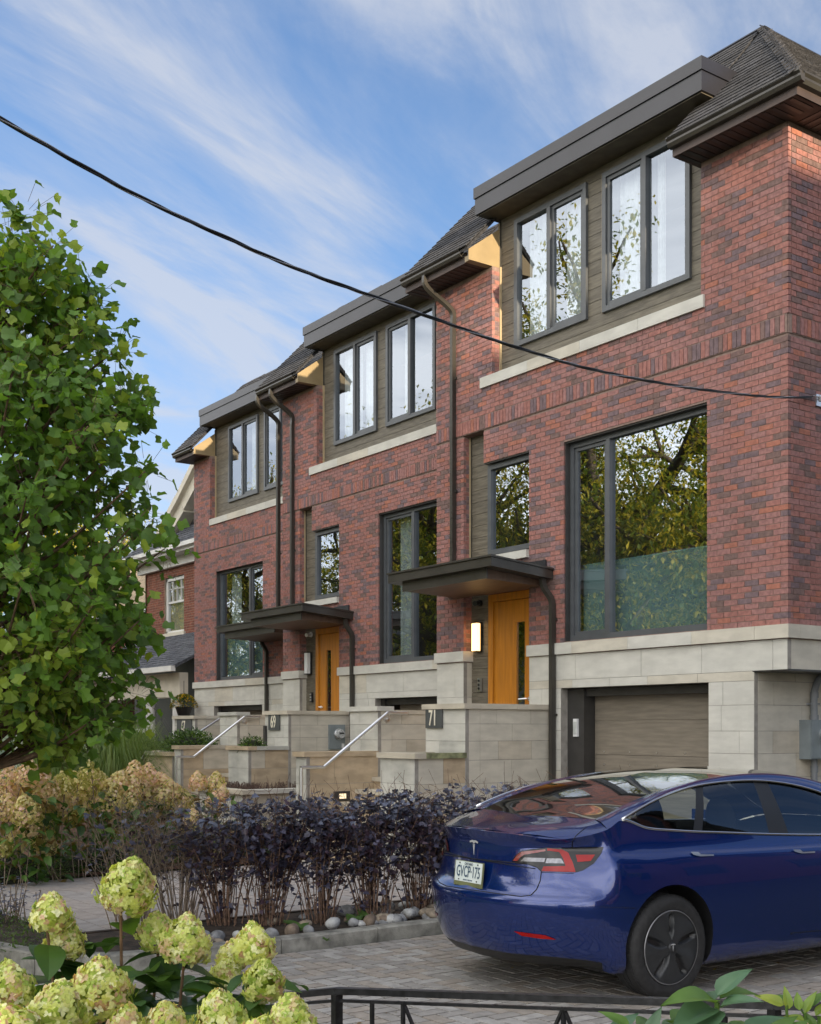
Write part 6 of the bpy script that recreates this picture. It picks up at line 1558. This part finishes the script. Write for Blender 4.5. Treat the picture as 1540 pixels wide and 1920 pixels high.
# hanging basket
hbk = thing('flower_pot', 'dark hanging pot of yellow flowers under the old porch roof', 'flower pot', (-27.9, 12.9, 1.9)); c = at(345, 1333, 30.)
b = MB(); b.lathe([(.0, -.12), (.15, -.12), (.22, .10), (.20, .10)], tuple(c), 'z', 14); b.build('pot', M_black, hbk)
b = MB(); rv = random.Random(5)
for k in range(700):
    v = rnd(rv); v.z = abs(v.z); p = c+Vector((v.x*.30, v.y*.30, .08+v.z*.30)); put(b, T_small if k % 2 else T_oval, p, v+rnd(rv)*.5, .07, 0, 0 if k % 3 else 1)
b.build('flowers', [leafmat('basket_leaf', (.08, .12, .02), (.05, .09, .02)), leafmat('yellow_petal', (.62, .42, .02), (.55, .35, .02))], hbk); b = MB(); b.tube([c, c+Vector((0, 0, .75))], .008, 4); b.build('hanger', M_black, hbk)
# bollard light
t = thing('bollard_light', 'short dark bollard light at the left edge on the mulch', 'bollard', (-13.5, 3.55, 0)); c = at(10, 1650, 13.55)
b = MB(); b.tube([Vector((c.x, c.y, 0)), Vector((c.x, c.y, .26))], .035, 12); b.build('post', M_dark, t); b = MB(); b.tube([Vector((c.x, c.y, .26)), Vector((c.x, c.y, .30))], .04, 12); b.build('cap', M_black, t)
# parked white car far at the left : only its body shows through the leaves
# ---------------------------------------------------------------- street trees (seen in the window reflections, shading the street)
M_sl = [leafmat('street_leaf_green', (.20, .26, .05), (.13, .19, .035), .5), leafmat('street_leaf_sunlit', (.70, .56, .08), (.48, .46, .07), .5)]  # gold share and colour stand in for low sun on the leaves
def street_tree_proto(seed, H, Rr):
    rv = random.Random(seed); tr_ = MB(); pts = []
    def grow(p, d, L, r, lev):
        n = 5; path_ = [p]; q = Vector(p); dd = Vector(d)
        for i in range(n): dd = (dd+rnd(rv)*.16+Vector((0, 0, .05))).normalized(); q = q+dd*L/n; path_.append(q.copy())
        tr_.tube(path_, [r*(1-.5*i/n) for i in range(n+1)], 7 if lev < 2 else 4, cap=False)
        if lev >= 3:
            for w_ in path_[1:]: pts.append(w_)
            return
        for k in range(4 if lev else 6):
            u = rv.uniform(.45, 1); a = path_[min(n, int(u*n))]; nd = (dd*.6+rnd(rv)*.9+Vector((0, 0, .12))).normalized(); grow(a, nd, L*rv.uniform(.55, .78), r*.55, lev+1)
        if lev >= 1: pts.extend(path_[3:])
    grow(Vector((0, 0, 0)), Vector((0, 0, 1)), H*.42, .38, 0)
    lf = MB()
    for p in pts:
        for j in range(70):
            q = p+rnd(rv)*rv.uniform(.1, .95); put(lf, T_small, q, rnd(rv), rv.uniform(.10, .19), 0, 1 if rv.random() < .45 else 0)
    return tr_.mesh('trunk', M_bark, True), lf.mesh('crown', M_sl)
protos = [street_tree_proto(31, 15, 6), street_tree_proto(52, 17, 6)]
print('street tree faces', [len(p[1].polygons) for p in protos])
spots = [(-19, -6.0, 1.25, 0), (-27, -5.0, 1.25, 1), (-35, -6.8, 1.35, 0), (-44, -6.5, 1.3, 1), (-54, -3.5, 1.25, 0), (-66, -5, 1.2, 1), (-80, -6, 1.3, 0), (-28, -14.5, 1.3, 1), (-45, -15, 1.4, 0), (-12, -14, 1.1, 0), (-62, 20, 1.2, 0), (-70, 8, 1.2, 1), (-58, 4, 1.0, 0), (1.6, 7.2, .42, 1)]
for i, (x, y, s_, k) in enumerate(spots):
    rz = rr.uniform(0, 6); t = thing('street_tree', '', 'tree', (x, y, 0), 'tall broad street trees')
    t['label'] = 'tall broad street tree mirrored in the townhouse windows' if i < 10 else 'tall tree far left beyond the old houses'
    for me, nm_ in zip(protos[k], ('trunk', 'crown')):
        o = link(bpy.data.objects.new(nm_, me)); o.parent = t
    t.rotation_euler = (0, 0, rz); t.scale = (s_, s_, s_)

for i, t in enumerate([o for o in SC.objects if o.name.startswith('street_tree')]):
    if i >= 10: t['group'] = 'tall trees beyond the old houses'
    if i == 13: t['label'] = 'small tree on the other side of the drive, mirrored in the car windows'; del t['group']
# unseen, right of drive: house mirrored in car paint, block added to shade facades
def block(name, lab, x0, x1, y0, y1, h, roofh, m, cat='house'):
    t = thing(name, lab, cat, ((x0+x1)/2, (y0+y1)/2, 0)); b = MB(); b.box(x0, x1, y0, y1, 0, h); b.build('wall', m, t)
    if roofh: b = MB(); b.prism([(x0-.4, y0-.4, h), (x0-.4, y1+.4, h), (x0-.4, (y0+y1)/2, h+roofh)], (x1-x0+.8, 0, 0)); b.build('roof', M_shin[0], t)
    z = 1.0
    while z+1.6 < h:
        y = y0+1
        while y+1.2 < y1:
            b = MB(); b.box(x0-.05, x0+.02, y, y+1.2, z, z+1.6); W = b.build('window', M_win, t); b = MB(); b.box(x0-.06, x0-.05, y+.08, y+1.12, z+.08, z+1.52); b.build('pane', MATS['dark_glazing'], W); y += 2.6
        z += 2.9
block('neighbour_house', 'brick house on the other side of the drive, outside the picture', 2.2, 12, 6.5, 18, 6.2, 2.6, MATS['red_brick'])
block('shade_block', 'unseen brick block added up the street to shade the facades', 26, 44, -3, 26, 13.2, 0, MATS['red_brick'], 'building')  # added out of view, height set to shade the facades

for k, (x0, x1, h, m_) in enumerate(((-24, -12, 6.4, 'old_brick'), (-40, -28, 7.0, 'red_brick'), (-58, -45, 6.6, 'cream_limestone'), (-78, -63, 7.0, 'old_brick'))):
    t = thing('street_house', ['brick house across the road opposite the nearest door, outside the picture', 'tall brick house across the road, second along, outside the picture', 'cream house across the road, third along, outside the picture', 'brick house across the road farthest away, outside the picture'][k], 'house', ((x0+x1)/2, -26, 0), 'houses across the road')
    b = MB(); b.box(x0, x1, -32, -23, 0, h); b.build('wall', MATS[m_], t); b = MB(); b.prism([(x0-.5, -22.4, h), (x0-.5, -32.6, h), (x0-.5, -27.5, h+3.4)], (x1-x0+1, 0, 0)); b.build('roof', M_shin[0], t)
    for z in (1.1, 4.0):
        x = x0+1.2
        while x+1.2 < x1:
            b = MB(); b.box(x, x+1.2, -23, -22.93, z, z+1.6); W = b.build('window', M_ow2, t); b = MB(); b.box(x+.08, x+1.12, -22.93, -22.92, z+.08, z+1.52); b.build('pane', MATS['dark_glazing'], W); x += 2.7
hg = MB(); rv = random.Random(40)
for k in range(9000):
    p = Vector((rv.uniform(-70, -8), -19+rv.gauss(0, .5), rv.uniform(0, 2.2))); put(hg, T_small, p, rnd(rv), rv.uniform(.15, .28), 0, 0)
hg.build('garden_hedge', M_sl[:1], kind='stuff')
fl = MB(); rv = random.Random(15)
for k in range(70):
    p = Vector((rv.uniform(-8, -2.5), rv.uniform(3, 9), .004)); put(fl, T_oval, p, Vector((rv.gauss(0, 1), rv.gauss(0, 1), .05)), rv.uniform(.02, .045), rv.uniform(-.3, .3), rv.randrange(2))
fl.build('fallen_leaves', [leafmat('fallen_leaf', (.20, .12, .04), (.13, .08, .03), .1), leafmat('fallen_leaf_yellow', (.36, .28, .07), (.25, .2, .06), .1)], kind='stuff')
